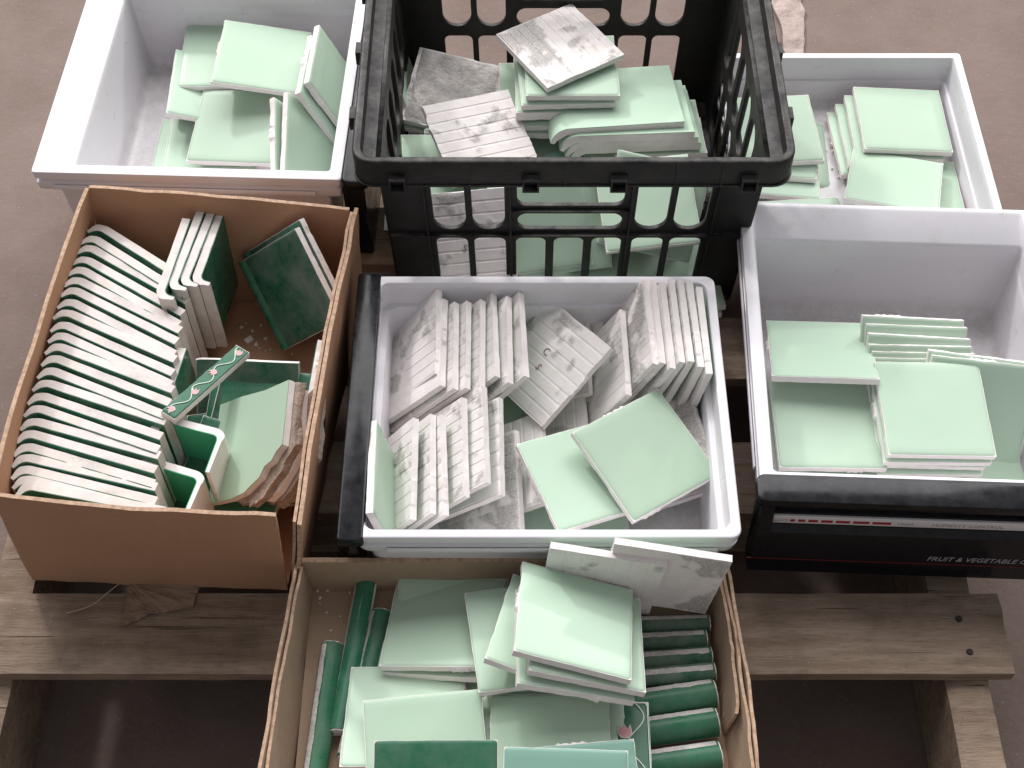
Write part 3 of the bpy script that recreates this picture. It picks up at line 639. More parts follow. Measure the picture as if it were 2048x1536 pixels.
TILES=[
('ribbed',-0.1076,0.8676,0.0724,0.4500,0.0173,0.8917,0.0455,'ribbed pale back of a tile leaning in the back left corner of the middle drawer',0),
('pale',-0.1043,0.8495,0.0730,0.4210,0.0086,0.9068,0.0183,'second tile from the left in the back left leaning row of the middle drawer',0),
('ribbed',-0.0918,0.8449,0.0730,0.4215,0.0011,0.9066,0.0193,'third tile from the left in the back left leaning row of the middle drawer',0),
('pale',-0.0793,0.8467,0.0730,0.4210,0.0075,0.9068,0.0215,'fourth tile from the left in the back left leaning row of the middle drawer',0),
('pale',-0.0644,0.8485,0.0730,0.4211,0.0063,0.9067,0.0233,'fifth tile from the left in the back left leaning row of the middle drawer',0),
('pale',-0.0510,0.8567,0.0730,0.4227,-0.0183,0.9060,0.0104,'sixth tile from the left in the back left leaning row of the middle drawer',0),
('pale',-0.0351,0.8521,0.0730,0.4372,0.0019,0.8991,0.0230,'seventh tile from the left in the back left leaning row of the middle drawer',0),
('pale',-0.0190,0.8556,0.0730,0.4541,-0.0199,0.8906,0.0153,'eighth tile from the left in the back left leaning row of the middle drawer',0),
('crust',0.1167,0.8583,0.0859,0.5154,-0.0189,0.8567,0.0062,'mortar crusted tile at the left end of the back right row in the middle drawer',0),
('pale',0.1263,0.8585,0.0859,0.5305,-0.0172,0.8475,0.0010,'second tile from the left in the back right leaning row of the middle drawer',0),
('pale',0.1383,0.8539,0.0860,0.5515,-0.0097,0.8340,0.0153,'third tile from the left in the back right leaning row of the middle drawer',0),
('pale',0.1513,0.8583,0.0860,0.5811,-0.0162,0.8136,0.0049,'fourth tile from the left in the back right leaning row of the middle drawer',0),
('pale',0.1641,0.8577,0.0860,0.6094,-0.0168,0.7927,0.0007,'fifth tile from the left in the back right leaning row of the middle drawer',0),
('pale',0.1768,0.8535,0.0860,0.6357,-0.0098,0.7717,0.0162,'sixth tile from the left in the back right leaning row of the middle drawer',0),
('pale',0.1878,0.8471,0.0860,0.6548,0.0038,0.7555,0.0201,'tile nearest the right wall in the back right leaning row of the middle drawer',0),
('pale',0.0922,0.8394,0.0619,0.5144,-0.0032,0.8575,0.0072,'brown edged tile standing just left of the back right row in the middle drawer',0),
('ribbed',0.0597,0.8727,0.0360,0.1940,0.6539,0.6813,0.2656,'ribbed tile leaning behind the diagonal mortar tile, right one of three in the middle drawer',0),
('pale',0.0401,0.8749,0.0359,0.1942,0.6787,0.6583,0.2614,'ribbed tile leaning behind the diagonal mortar tile, middle one of three in the middle drawer',0),
('pale',0.0215,0.8772,0.0359,0.3220,0.0139,0.9458,0.0397,'tile mostly hidden behind the diagonal mortar tile, left one of three in the middle drawer',0),
('stamp',0.0377,0.8468,0.0795,0.2182,0.4173,0.8687,0.1539,'diagonal tile back with stamped marks and grey mortar, centre of the middle drawer',0),
('pale',-0.1216,0.6844,0.0799,0.7805,-0.0349,0.6241,-0.0095,'mint glazed tile standing against the black front at the near left of the middle drawer',0),
('pale',-0.1227,0.7097,0.0560,0.4892,0.0307,0.8695,0.0610,'first pale backed tile from the left in the front leaning row of the middle drawer',0),
('pale',-0.1065,0.7136,0.0560,0.4752,0.0121,0.8782,0.0528,'second pale backed tile from the left in the front leaning row of the middle drawer',0),
('pale',-0.0969,0.7124,0.0561,0.4604,0.0037,0.8855,0.0628,'chipped edge tile, third from the left in the front leaning row of the middle drawer',0),
('ribbed',-0.0787,0.7306,0.0621,0.4370,0.0080,0.8973,0.0615,'fourth pale backed tile from the left in the front leaning row of the middle drawer',0),
('ribbed',-0.0624,0.7402,0.0701,0.3901,-0.0054,0.9196,0.0471,'tall ribbed tile, fifth in the front leaning row of the middle drawer',0),
('ribbed',-0.0499,0.7355,0.0601,0.3573,0.0075,0.9325,0.0513,'sixth tile from the left in the front leaning row of the middle drawer',0),
('crust',-0.0352,0.7129,0.0367,0.3112,0.0021,0.9460,0.0912,'low rough backed tile ending the front leaning row of the middle drawer',0),
('ribbed',-0.0113,0.7373,0.0373,0.1831,0.6597,0.7053,0.1840,'ribbed tile under the near tip of the diagonal mortar tile in the middle drawer',0),
('pale',-0.0288,0.7449,0.0152,0.0731,-0.1184,0.9901,0.0181,'pale tile lying low beneath the left mint tile in the middle drawer',0),
('ribbed',0.0299,0.7655,0.0329,0.1645,0.6782,0.7026,0.1393,'left of two ribbed tiles lying before the diagonal tile in the middle drawer',0),
('ribbed',0.0564,0.7688,0.0289,0.1595,0.6796,0.7015,0.1433,'right of two ribbed tiles lying before the diagonal tile in the middle drawer',0),
('crust',0.1506,0.7618,0.0459,0.3045,-0.1197,0.9450,0.0036,'rough mortared tile leaning toward the right wall of the middle drawer behind the mint tile',0),
('pale',0.1315,0.7511,0.0245,0.0673,-0.1426,0.9874,-0.0095,'grubby tile with a chipped edge lying under the right mint tile of the middle drawer',0),
('pale',0.0740,0.7084,0.0818,0.9798,-0.0157,0.0563,0.1912,'left mint glazed tile lying at the near side of the middle drawer, partly overlapped',0),
('pale',0.1320,0.7229,0.0958,0.9524,0.0737,0.0757,0.2859,'right mint glazed tile lying tilted on top of another in the middle drawer',0),
('pale',-0.0850,0.8500,0.0140,1.0000,0.0000,0.0000,-0.0100,'buried tile on the floor under the rows of the middle drawer',1),
('pale',-0.0820,0.8480,0.0233,0.9999,0.0000,0.0000,0.0150,'buried tile on the floor under the rows of the middle drawer',1),
('pale',0.0350,0.8500,0.0140,1.0000,0.0000,0.0000,-0.0100,'buried tile on the floor under the rows of the middle drawer',1),
('pale',0.0380,0.8480,0.0233,0.9999,0.0000,0.0000,0.0150,'buried tile on the floor under the rows of the middle drawer',1),
('pale',0.1400,0.8600,0.0140,1.0000,0.0000,0.0000,-0.0100,'buried tile on the floor under the rows of the middle drawer',1),
('pale',0.1430,0.8580,0.0233,0.9999,0.0000,0.0000,0.0150,'buried tile on the floor under the rows of the middle drawer',1),
('pale',0.0600,0.7200,0.0140,1.0000,0.0000,0.0000,-0.0100,'buried tile on the floor under the rows of the middle drawer',1),
('pale',0.0630,0.7180,0.0233,0.9999,0.0000,0.0000,0.0150,'buried tile on the floor under the rows of the middle drawer',1),
('ribbed',0.0560,1.2474,0.1568,0.0075,-0.4754,-0.8797,0.0109,'pale ribbed tile lying face down diagonally on the tallest stack in the crate',2),
('pale',0.0687,1.2279,0.1437,0.9996,-0.0224,0.0109,0.0130,'mint tile directly under the diagonal face down tile in the crate',2),
('pale',0.0614,1.2244,0.1337,0.9992,-0.0226,0.0106,0.0305,'second mint tile down in the tallest stack in the crate',2),
('thick',0.0572,1.2218,0.1207,0.9996,-0.0224,0.0109,0.0130,'thick pale tile third down in the tallest stack in the crate',2),
('pale',0.0393,1.2159,0.1100,1.0000,-0.0001,-0.0001,0.0075,'mint tile low in the tallest stack, fourth down in the crate',2),
('pale',0.0393,1.2129,0.1000,1.0000,-0.0001,-0.0001,-0.0100,'lowest visible mint tile of the tallest stack in the crate',2),
('blue',0.0722,1.1044,0.0732,0.9703,0.0412,-0.0330,0.2362,'blue green glazed tile in front of the tallest stack in the crate',2),
('mortar',-0.0705,1.2320,0.0962,0.0619,-0.0968,-0.9890,-0.0927,'grey mortar covered tile back tilted at the far left of the crate',2),
('pale',-0.0696,1.2309,0.0864,0.9898,0.0922,0.0627,-0.0882,'pale tile directly beneath the grey mortar covered tile in the crate',2),
('ribbed',-0.0361,1.1401,0.1153,0.0820,0.1883,-0.9721,-0.1136,'strongly ribbed pale tile back sloping down at the near left of the crate',2),
('pale',-0.0756,1.1208,0.0807,0.9991,0.0301,0.0226,0.0214,'mint tile under the sloping ribbed tile at the left side of the crate',2),
('bull',0.1183,1.1966,0.1215,0.9975,-0.0536,-0.0008,0.0457,'top tile with a curled edge in the curved stack of the crate',2),
('bull',0.1313,1.1885,0.1115,0.9957,-0.0885,0.0009,0.0290,'second tile down with a curled edge in the curved stack of the crate',2),
('bull',0.1372,1.1902,0.1015,0.9959,-0.0853,0.0010,0.0287,'third tile down with a curled edge in the curved stack of the crate',2),
('bull',0.1409,1.1903,0.0925,0.9961,-0.0823,0.0006,0.0316,'fourth tile down with a curled edge in the curved stack of the crate',2),
('pale',0.1713,1.1894,0.0817,0.9966,-0.0795,0.0007,0.0215,'flat mint tile at the bottom of the curved stack in the crate',2),
('pale',0.1425,1.1179,0.0823,0.9967,0.0418,-0.0326,0.0617,'mint tile just behind the near rim under the curved stack in the crate',2),
('pale',0.1523,1.0539,0.0991,0.9844,0.1644,-0.0012,0.0621,'pale edged mint tile peeking over the near rim at the right of the crate',2),
('pale',-0.1168,1.2481,0.0520,0.7970,-0.1044,0.5899,-0.0771,'tile standing upright against the left side of the crate behind the mortar tile',2),
('pale',-0.0463,1.2256,0.0914,0.9982,0.0490,0.0002,-0.0354,'mint tile lying behind the tallest stack at the back left of the crate',2),
('stamp',-0.0515,1.0250,0.0714,0.0375,-0.0357,0.9180,0.3931,'pale ribbed tile back seen through the left slots in the near side of the crate',2),
('pale',0.0316,1.0459,0.0747,0.9333,0.3494,0.0208,0.0795,'nearer of two mint tiles behind the middle near slots of the crate',2),
('pale',0.0551,1.0474,0.0695,0.9339,0.3506,0.0191,0.0680,'farther of two mint tiles behind the middle near slots of the crate',2),
('pale',0.1615,1.0633,0.0835,0.9334,0.3412,0.0432,-0.1026,'mint tile seen through the right slots in the near side of the crate',2),
('pale',-0.0600,1.0100,0.0140,0.9998,0.0000,0.0000,0.0175,'mint tile in the low piles behind the near slots of the crate',3),
('pale',-0.0580,1.0120,0.0232,0.9994,0.0000,0.0000,0.0349,'mint tile in the low piles behind the near slots of the crate',3),
('pale',0.0700,1.0050,0.0140,0.9997,0.0000,0.0000,-0.0262,'mint tile in the low piles behind the near slots of the crate',3),
('pale',0.0720,1.0070,0.0232,1.0000,0.0000,0.0000,-0.0087,'mint tile in the low piles behind the near slots of the crate',3),
('pale',0.1800,1.0100,0.0140,0.9990,0.0000,0.0000,0.0436,'mint tile in the low piles behind the near slots of the crate',3),
('pale',0.1820,1.0120,0.0232,0.9981,0.0000,0.0000,0.0610,'mint tile in the low piles behind the near slots of the crate',3),
('pale',-0.0720,1.1950,0.0140,0.9998,0.0000,0.0000,0.0175,'buried mint tile holding up the pile in the crate',4),
('pale',-0.0700,1.1980,0.0234,0.9994,0.0000,0.0000,0.0349,'buried mint tile holding up the pile in the crate',4),
('pale',-0.0680,1.1950,0.0328,0.9986,0.0000,0.0000,0.0523,'buried mint tile holding up the pile in the crate',4),
('pale',-0.0720,1.1980,0.0422,0.9997,0.0000,0.0000,0.0262,'buried mint tile holding up the pile in the crate',4),
('pale',-0.0700,1.1950,0.0516,0.9990,0.0000,0.0000,0.0436,'buried mint tile holding up the pile in the crate',4),
('pale',0.0580,1.1950,0.0140,0.9990,0.0000,0.0000,-0.0436,'buried mint tile holding up the pile in the crate',4),
('pale',0.0600,1.1980,0.0234,0.9997,0.0000,0.0000,-0.0262,'buried mint tile holding up the pile in the crate',4),
('pale',0.0620,1.1950,0.0328,1.0000,0.0000,0.0000,-0.0087,'buried mint tile holding up the pile in the crate',4),
('pale',0.0580,1.1980,0.0422,0.9994,0.0000,0.0000,-0.0349,'buried mint tile holding up the pile in the crate',4),
('pale',0.0600,1.1950,0.0516,0.9998,0.0000,0.0000,-0.0175,'buried mint tile holding up the pile in the crate',4),
('pale',0.0620,1.1980,0.0610,0.9990,0.0000,0.0000,-0.0436,'buried mint tile holding up the pile in the crate',4),
('pale',0.0580,1.1950,0.0704,0.9997,0.0000,0.0000,-0.0262,'buried mint tile holding up the pile in the crate',4),
('pale',0.1780,1.1800,0.0140,1.0000,0.0000,0.0000,0.0000,'buried mint tile holding up the pile in the crate',4),
('pale',0.1800,1.1830,0.0234,0.9998,0.0000,0.0000,0.0175,'buried mint tile holding up the pile in the crate',4),
('pale',0.1820,1.1800,0.0328,0.9994,0.0000,0.0000,0.0349,'buried mint tile holding up the pile in the crate',4),
('pale',0.1780,1.1830,0.0422,1.0000,0.0000,0.0000,0.0087,'buried mint tile holding up the pile in the crate',4),
('pale',0.1800,1.1800,0.0516,0.9997,0.0000,0.0000,0.0262,'buried mint tile holding up the pile in the crate',4),
('pale',-0.0520,1.1000,0.0140,0.9986,0.0000,0.0000,-0.0523,'buried mint tile holding up the pile in the crate',4),
('pale',-0.0500,1.1030,0.0234,0.9994,0.0000,0.0000,-0.0349,'buried mint tile holding up the pile in the crate',4),
('pale',-0.0480,1.1000,0.0328,0.9998,0.0000,0.0000,-0.0175,'buried mint tile holding up the pile in the crate',4),
('pale',-0.0520,1.1030,0.0422,0.9990,0.0000,0.0000,-0.0436,'buried mint tile holding up the pile in the crate',4),
('pale',-0.0500,1.1000,0.0516,0.9997,0.0000,0.0000,-0.0262,'buried mint tile holding up the pile in the crate',4),
('pale',0.0780,1.1200,0.0140,0.9997,0.0000,0.0000,0.0262,'buried mint tile holding up the pile in the crate',4),
('pale',0.0800,1.1230,0.0234,0.9990,0.0000,0.0000,0.0436,'buried mint tile holding up the pile in the crate',4),
('pale',0.0820,1.1200,0.0328,0.9981,0.0000,0.0000,0.0610,'buried mint tile holding up the pile in the crate',4),
('pale',0.0780,1.1230,0.0422,0.9994,0.0000,0.0000,0.0349,'buried mint tile holding up the pile in the crate',4),
('pale',0.0800,1.1200,0.0516,0.9986,0.0000,0.0000,0.0523,'buried mint tile holding up the pile in the crate',4),
('pale',-0.3631,1.3372,0.0623,0.9997,0.0234,0.0013,0.0116,'mint tile lying flat at the back left of the far left drawer',5),
('pale',-0.3091,1.3050,0.0884,0.9967,0.0170,0.0758,-0.0218,'large showing mint tile at the back middle of the far left drawer',5),
('pale',-0.3360,1.2254,0.0487,0.9954,0.0753,-0.0318,-0.0501,'mint tile lying level at the near middle of the far left drawer',5),
('pale',-0.2177,1.2745,0.0715,0.8472,-0.0147,0.5303,-0.0276,'mint tile leaning steeply at the back right of the far left drawer',5),
('pale',-0.2266,1.2606,0.0671,0.8469,-0.0101,0.5305,-0.0350,'chipped tile leaning directly beneath the steep back right tile of the far left drawer',5),
('pale',-0.2375,1.1739,0.0593,0.8672,0.1042,0.4821,0.0688,'mint tile leaning steeply at the near right of the far left drawer',5),
('pale',-0.2520,1.1710,0.0542,0.8651,0.0915,0.4847,0.0914,'white edged tile leaning behind the steep near right tile of the far left drawer',5),
('pale',-0.3684,1.2350,0.0158,1.0000,0.0050,-0.0009,-0.0002,'mint tile low at the near left of the far left drawer beneath the level tile',5),
('pale',-0.3738,1.2928,0.0462,0.9878,0.0226,0.1535,0.0120,'narrow showing tile standing against the left wall at the back of the far left drawer',5),
('pale',-0.3883,1.2127,0.0120,0.9982,-0.0029,0.0596,-0.0087,'tile standing against the left wall at the near end of the far left drawer',5),
('pale',-0.3750,1.2145,0.0140,0.9982,-0.0035,0.0594,0.0107,'white edged tile beside the wall tiles at the near end of the far left drawer',5),
('pale',-0.3750,1.3169,0.0219,0.9880,-0.0080,0.1515,0.0277,'left of three tile edges showing under the back left tile of the far left drawer',5),
('pale',-0.3636,1.3167,0.0219,0.9881,-0.0079,0.1516,0.0258,'middle of three tile edges showing under the back left tile of the far left drawer',5),
('pale',-0.3534,1.3165,0.0219,0.9881,-0.0077,0.1516,0.0242,'right of three tile edges showing under the back left tile of the far left drawer',5),
('pale',-0.3300,1.2450,0.0150,0.9997,0.0000,0.0000,-0.0250,'buried mint tile on the floor of the far left drawer',6),
('pale',-0.3260,1.2420,0.0245,1.0000,0.0000,0.0000,-0.0050,'buried mint tile on the floor of the far left drawer',6),
('pale',-0.2300,1.2400,0.0150,0.9997,0.0000,0.0000,-0.0250,'buried mint tile on the floor of the far left drawer',6),
('pale',-0.2260,1.2370,0.0245,1.0000,0.0000,0.0000,-0.0050,'buried mint tile on the floor of the far left drawer',6),
('pale',0.4816,1.2411,0.0449,0.9997,-0.0008,0.0218,-0.0074,'top mint tile of the stack in the back right corner of the far right bin',7),
('pale',0.4722,1.2371,0.0354,0.9998,-0.0010,0.0218,0.0013,'second tile of the back right stack, showing its left edge, in the far right bin',7),
('pale',0.4628,1.2320,0.0259,0.9997,-0.0012,0.0218,0.0100,'third tile of the back right stack, further left, in the far right bin',7),
('pale',0.4544,1.2280,0.0164,0.9996,-0.0014,0.0217,0.0187,'lowest tile of the back right stack in the far right bin',7),
('pale',0.4545,1.1340,0.0483,0.9854,-0.1023,-0.0038,-0.1361,'mint tile lying tilted at the near right of the far right bin',7),
('pale',0.4856,1.1462,0.0256,0.9962,-0.0779,0.0056,-0.0385,'mint tile beneath the tilted one by the right wall of the far right bin',7),
('pale',0.3207,1.2266,0.0423,0.9991,0.0267,0.0028,0.0322,'mint tile topping the left stack seen past the crate in the far right bin',7),
('pale',0.3167,1.2212,0.0323,0.9995,0.0267,0.0023,0.0147,'chipped tile just under the left stack top in the far right bin',7),
('pale',0.3189,1.2134,0.0258,0.9985,-0.0321,0.0058,-0.0435,'bullnose edged tile below the left stack in the far right bin',7),
('pale',0.3219,1.1862,0.0157,0.9958,-0.0761,0.0096,-0.0499,'mint tile low in front of the left stack in the far right bin',7),
('pale',0.3501,1.0720,0.0236,0.9928,0.0155,0.0677,0.0972,'mint tile nearest the drawer flange at the near left of the far right bin',7),
('pale',0.3395,1.2187,0.0161,0.9950,0.0183,0.0974,-0.0144,'narrow showing tile tilted beside the left stack in the far right bin',7),
('pale',0.3227,0.7761,0.0689,1.0000,0.0012,0.0056,-0.0031,'mint tile lying at the near left of the right drawer under the tilted one',8),
('pale',0.3256,0.8601,0.0820,0.9828,-0.1775,-0.0223,-0.0456,'mint tile tilted against the back at the left of the right drawer',8),
('pale',0.3205,0.7701,0.0549,0.9996,0.0273,0.0059,0.0057,'mint tile right below the near left tile of the right drawer',8),
('pale',0.3204,0.7748,0.0429,0.9996,0.0274,0.0057,-0.0030,'lowest mint tile at the near left of the right drawer',8),
('pale',0.4274,0.7785,0.0931,0.9990,0.0411,0.0157,-0.0005,'mint tile with a dark speck on top of the middle stack in the right drawer',8),
('pale',0.4254,0.7775,0.0816,0.9990,0.0410,0.0160,0.0055,'second tile down in the middle stack of the right drawer',8),
('pale',0.4242,0.7805,0.0701,0.9990,0.0412,0.0155,-0.0065,'third tile down in the middle stack of the right drawer',8),
('pale',0.4230,0.7775,0.0586,0.9990,0.0410,0.0160,0.0055,'fourth tile down in the middle stack of the right drawer',8),
('pale',0.4218,0.7805,0.0471,0.9990,0.0412,0.0155,-0.0065,'fifth tile down in the middle stack of the right drawer',8),
('pale',0.4206,0.7775,0.0356,0.9990,0.0410,0.0160,0.0055,'sixth tile down in the middle stack of the right drawer',8),
('pale',0.4206,0.8555,0.0592,0.9095,0.4148,0.0190,-0.0213,'rearmost tile of the standing row at the back wall of the right drawer',8),
('pale',0.4239,0.8466,0.0571,0.9096,0.4147,0.0178,-0.0158,'second tile of the standing row at the back wall of the right drawer',8),
('pale',0.4242,0.8342,0.0553,0.9093,0.4148,0.0201,-0.0254,'third tile of the standing row at the back wall of the right drawer',8),
('pale',0.4257,0.8238,0.0530,0.9098,0.4146,0.0162,-0.0082,'fourth tile of the standing row at the back wall of the right drawer',8),
('pale',0.4280,0.8161,0.0510,0.9098,0.4146,0.0165,-0.0091,'fifth tile of the standing row at the back wall of the right drawer',8),
('pale',0.4288,0.8102,0.0489,0.9099,0.4146,0.0160,-0.0066,'foremost tile of the standing row at the back wall of the right drawer',8),
('pale',0.4828,0.8002,0.0596,0.8986,0.4334,-0.0276,-0.0630,'mint tile leaning against the right wall of the right drawer with its mortared edge up',8),
('pale',0.4797,0.8053,0.0600,0.8970,0.4345,-0.0350,-0.0738,'thin rough edged tile leaning beside the standing row in the right drawer',8),
('pale',0.4803,0.7580,0.0180,1.0000,-0.0002,0.0022,-0.0080,'mint tile lying low by the right wall of the right drawer',8),
('pale',-0.0653,0.5685,0.0373,0.9887,-0.1316,-0.0585,-0.0408,'mint tile lying at the back left of the tray',9),
('pale',-0.0601,0.5636,0.0267,0.9873,-0.1331,-0.0551,-0.0666,'mint tile just below the back left one, sticking out left, in the tray',9),
('pale',-0.0561,0.5711,0.0239,0.9995,0.0251,-0.0005,0.0169,'chipped mint tile showing its near edge below the back left tile of the tray',9),
('pale',-0.0990,0.4739,0.0397,0.9935,-0.1130,-0.0099,-0.0049,'mint tile at the far left of the near pile in the tray',9),
('pale',-0.0765,0.4331,0.0546,0.9977,0.0477,-0.0045,0.0489,'mint tile overlapping the near left pile of the tray, slightly turned',9),
('pale',0.0345,0.4355,0.0485,0.9989,0.0476,0.0015,0.0006,'mint tile in the near middle of the tray partly shaded by the pile',9),
('pale',0.0295,0.4395,0.0385,0.9988,0.0476,0.0020,0.0093,'second mint tile under the shaded one in the near middle of the tray',9),
('pale',0.0157,0.5438,0.0636,0.9954,-0.0636,0.0015,0.0714,'mint tile left of the top pile with a chipped near edge in the tray',9),
('pale',0.0390,0.5354,0.0818,0.9767,-0.1379,0.0956,-0.1336,'mint tile turned under the top tile of the pile in the tray',9),
('pale',0.0568,0.5397,0.1039,0.9801,-0.1362,0.1323,-0.0583,'topmost mint tile of the pile in the tray',9),
('pale',0.0673,0.5314,0.0920,0.9832,-0.1221,0.1333,-0.0274,'mint tile right under the topmost one, showing at its right, in the tray',9),
('pale',0.0556,0.5251,0.0827,0.9835,-0.1244,0.1311,-0.0102,'third mint tile down under the topmost one in the tray',9),
('ribbed',0.0842,0.5937,0.0802,0.4883,-0.5485,-0.4423,-0.5149,'pale tile back leaning on the drawer edge, left of two, above the tray',9),
('pale',0.1402,0.5913,0.0915,0.0029,-0.0788,-0.7071,-0.7027,'stained pale tile back leaning on the drawer edge, right of two, above the tray',9),
('dark',-0.0660,0.3835,0.0690,0.9889,0.1484,-0.0065,0.0029,'dark green square tile lying at the near end of the tray',9),
('blue',0.0456,0.3752,0.0711,0.9919,0.1260,0.0039,-0.0135,'bluish tile right of the dark green one at the near end of the tray',9),
('blue',0.0592,0.3839,0.0595,0.9931,0.1030,0.0243,0.0499,'bluish tile turned under another at the near right of the tray',9),
('pale',-0.0818,0.5040,0.0199,0.9999,-0.0003,-0.0004,-0.0107,'shaded mint tile beside the long green tube at the left of the tray',9),
('pale',-0.0600,0.4400,0.0240,0.9999,0.0000,0.0000,-0.0150,'buried mint tile under the piles in the tray',10),
('pale',-0.0570,0.4380,0.0333,1.0000,0.0000,0.0000,0.0000,'buried mint tile under the piles in the tray',10),
('pale',-0.0600,0.4360,0.0426,0.9999,0.0000,0.0000,0.0150,'buried mint tile under the piles in the tray',10),
('pale',0.0500,0.4400,0.0240,0.9999,0.0000,0.0000,-0.0150,'buried mint tile under the piles in the tray',10),
('pale',0.0530,0.4380,0.0333,1.0000,0.0000,0.0000,0.0000,'buried mint tile under the piles in the tray',10),
('pale',0.0500,0.4360,0.0426,0.9999,0.0000,0.0000,0.0150,'buried mint tile under the piles in the tray',10),
('pale',0.0300,0.5450,0.0200,0.9999,0.0000,0.0000,-0.0150,'buried mint tile under the piles in the tray',10),
('pale',0.0330,0.5430,0.0293,1.0000,0.0000,0.0000,0.0000,'buried mint tile under the piles in the tray',10),
('pale',0.0300,0.5410,0.0386,0.9999,0.0000,0.0000,0.0150,'buried mint tile under the piles in the tray',10),
('pale',0.0330,0.5390,0.0479,0.9996,0.0000,0.0000,0.0300,'buried mint tile under the piles in the tray',10),
('cove',-0.3928,0.9533,0.0770,0.6724,0.6724,-0.2187,-0.2187,'rearmost cove tile, standing apart from the long row in the brown box',11),
('cove',-0.3973,0.9368,0.0777,0.6731,0.6731,-0.2166,-0.2166,'2nd pale edged cove tile from the back in the long row of the brown box',11),
('cove',-0.3974,0.9274,0.0768,0.6786,0.6786,-0.1989,-0.1989,'3rd pale edged cove tile from the back in the long row of the brown box',11),
('cove',-0.3999,0.9118,0.0764,0.6784,0.6784,-0.1995,-0.1995,'4th pale edged cove tile from the back in the long row of the brown box',11),
('cove',-0.4013,0.8966,0.0773,0.6783,0.6783,-0.1999,-0.1999,'5th pale edged cove tile from the back in the long row of the brown box',11),
('cove',-0.4011,0.8853,0.0776,0.6836,0.6836,-0.1809,-0.1809,'6th pale edged cove tile from the back in the long row of the brown box',11),
('cove',-0.4025,0.8723,0.0765,0.6832,0.6832,-0.1822,-0.1822,'7th pale edged cove tile from the back in the long row of the brown box',11),
('cove',-0.4030,0.8566,0.0766,0.6831,0.6831,-0.1827,-0.1827,'8th pale edged cove tile from the back in the long row of the brown box',11),
('cove',-0.4028,0.8454,0.0776,0.6882,0.6882,-0.1625,-0.1625,'9th pale edged cove tile from the back in the long row of the brown box',11),
('cove',-0.4028,0.8293,0.0773,0.6878,0.6878,-0.1643,-0.1643,'10th pale edged cove tile from the back in the long row of the brown box',11),
('cove',-0.4028,0.8160,0.0763,0.6876,0.6876,-0.1649,-0.1649,'11th pale edged cove tile from the back in the long row of the brown box',11),
('cove',-0.4017,0.8052,0.0769,0.6924,0.6924,-0.1437,-0.1437,'12th pale edged cove tile from the back in the long row of the brown box',11),
('cove',-0.4025,0.7895,0.0777,0.6918,0.6918,-0.1461,-0.1461,'13th pale edged cove tile from the back in the long row of the brown box',11),
('cove',-0.4039,0.7747,0.0769,0.6917,0.6917,-0.1468,-0.1468,'14th pale edged cove tile from the back in the long row of the brown box',11),
('cove',-0.4048,0.7640,0.0763,0.6960,0.6960,-0.1246,-0.1246,'15th pale edged cove tile from the back in the long row of the brown box',11),
('cove',-0.4062,0.7469,0.0773,0.6955,0.6955,-0.1277,-0.1277,'16th pale edged cove tile from the back in the long row of the brown box',11),
('cove',-0.4066,0.7319,0.0776,0.6953,0.6953,-0.1286,-0.1286,'17th pale edged cove tile from the back in the long row of the brown box',11),
('cove',-0.4066,0.7212,0.0766,0.6992,0.6992,-0.1058,-0.1058,'18th pale edged cove tile from the back in the long row of the brown box',11),
('cove',-0.4075,0.7062,0.0765,0.6985,0.6985,-0.1098,-0.1098,'19th pale edged cove tile from the back in the long row of the brown box',11),
('cove',-0.4067,0.6903,0.0775,0.6983,0.6983,-0.1110,-0.1110,'20th pale edged cove tile from the back in the long row of the brown box',11),
('cove',-0.4051,0.6822,0.0774,0.7016,0.7016,-0.0881,-0.0881,'21st pale edged cove tile from the back in the long row of the brown box',11),
('cove',-0.4032,0.6686,0.0764,0.7009,0.7009,-0.0934,-0.0934,'22nd pale edged cove tile from the back in the long row of the brown box',11),
('cove',-0.3999,0.6573,0.0768,0.7006,0.7006,-0.0956,-0.0956,'23rd pale edged cove tile from the back in the long row of the brown box',11),
('cove',-0.3942,0.6531,0.0777,0.7032,0.7032,-0.0740,-0.0740,'nearest cove tile of the long row by the near wall of the brown box',11),
('covedark',-0.3551,0.9340,0.0930,0.5318,0.5318,0.4661,0.4661,'leftmost of four upright dark green cove tiles in the brown box',12),
('covedark',-0.3432,0.9479,0.0910,0.5381,0.5381,0.4588,0.4588,'second from left of four upright dark green cove tiles in the brown box',12),
('covedark',-0.3319,0.9547,0.0890,0.5416,0.5416,0.4546,0.4546,'third from left of four upright dark green cove tiles in the brown box',12),
('covedark',-0.3214,0.9579,0.0870,0.5363,0.5363,0.4608,0.4608,'rightmost of four upright dark green cove tiles in the brown box',12),
('dusty',-0.2390,0.9354,0.0904,0.8301,0.3839,-0.3964,0.0802,'front of two dark green tiles leaning in the far right corner of the brown box',13),
('dusty',-0.2351,0.9465,0.0921,0.8301,0.3839,-0.3964,0.0802,'rear of two dark green tiles leaning in the far right corner of the brown box',13),
('cove',-0.3455,0.7638,0.0680,0.5307,0.5307,0.4673,0.4673,'pale edged cove tile standing across the end of the long row in the brown box',14),
('deco',-0.3053,0.7886,0.1253,0.8761,-0.0217,0.0751,0.4757,'narrow dark green border tile with pink tulips and cream vines in the brown box',14),
('trim',-0.3042,0.7376,0.0900,0.1019,-0.1019,-0.6997,0.6997,'bright green corner trim piece opened toward the viewer in the brown box',14),
('trim',-0.3211,0.6978,0.0760,0.1138,-0.1138,-0.6979,0.6979,'darker corner trim piece just in front of the bright green one in the brown box',14),
('broken',-0.2573,0.7304,0.1043,0.9284,0.1081,-0.3500,-0.0618,'broken mint tile with thick brown mortar on its right side in the brown box',14),
('covelow',-0.2743,0.7990,0.0599,0.9110,0.4093,-0.0406,-0.0302,'dark green tile with a pale right edge behind the tulip border in the brown box',15),
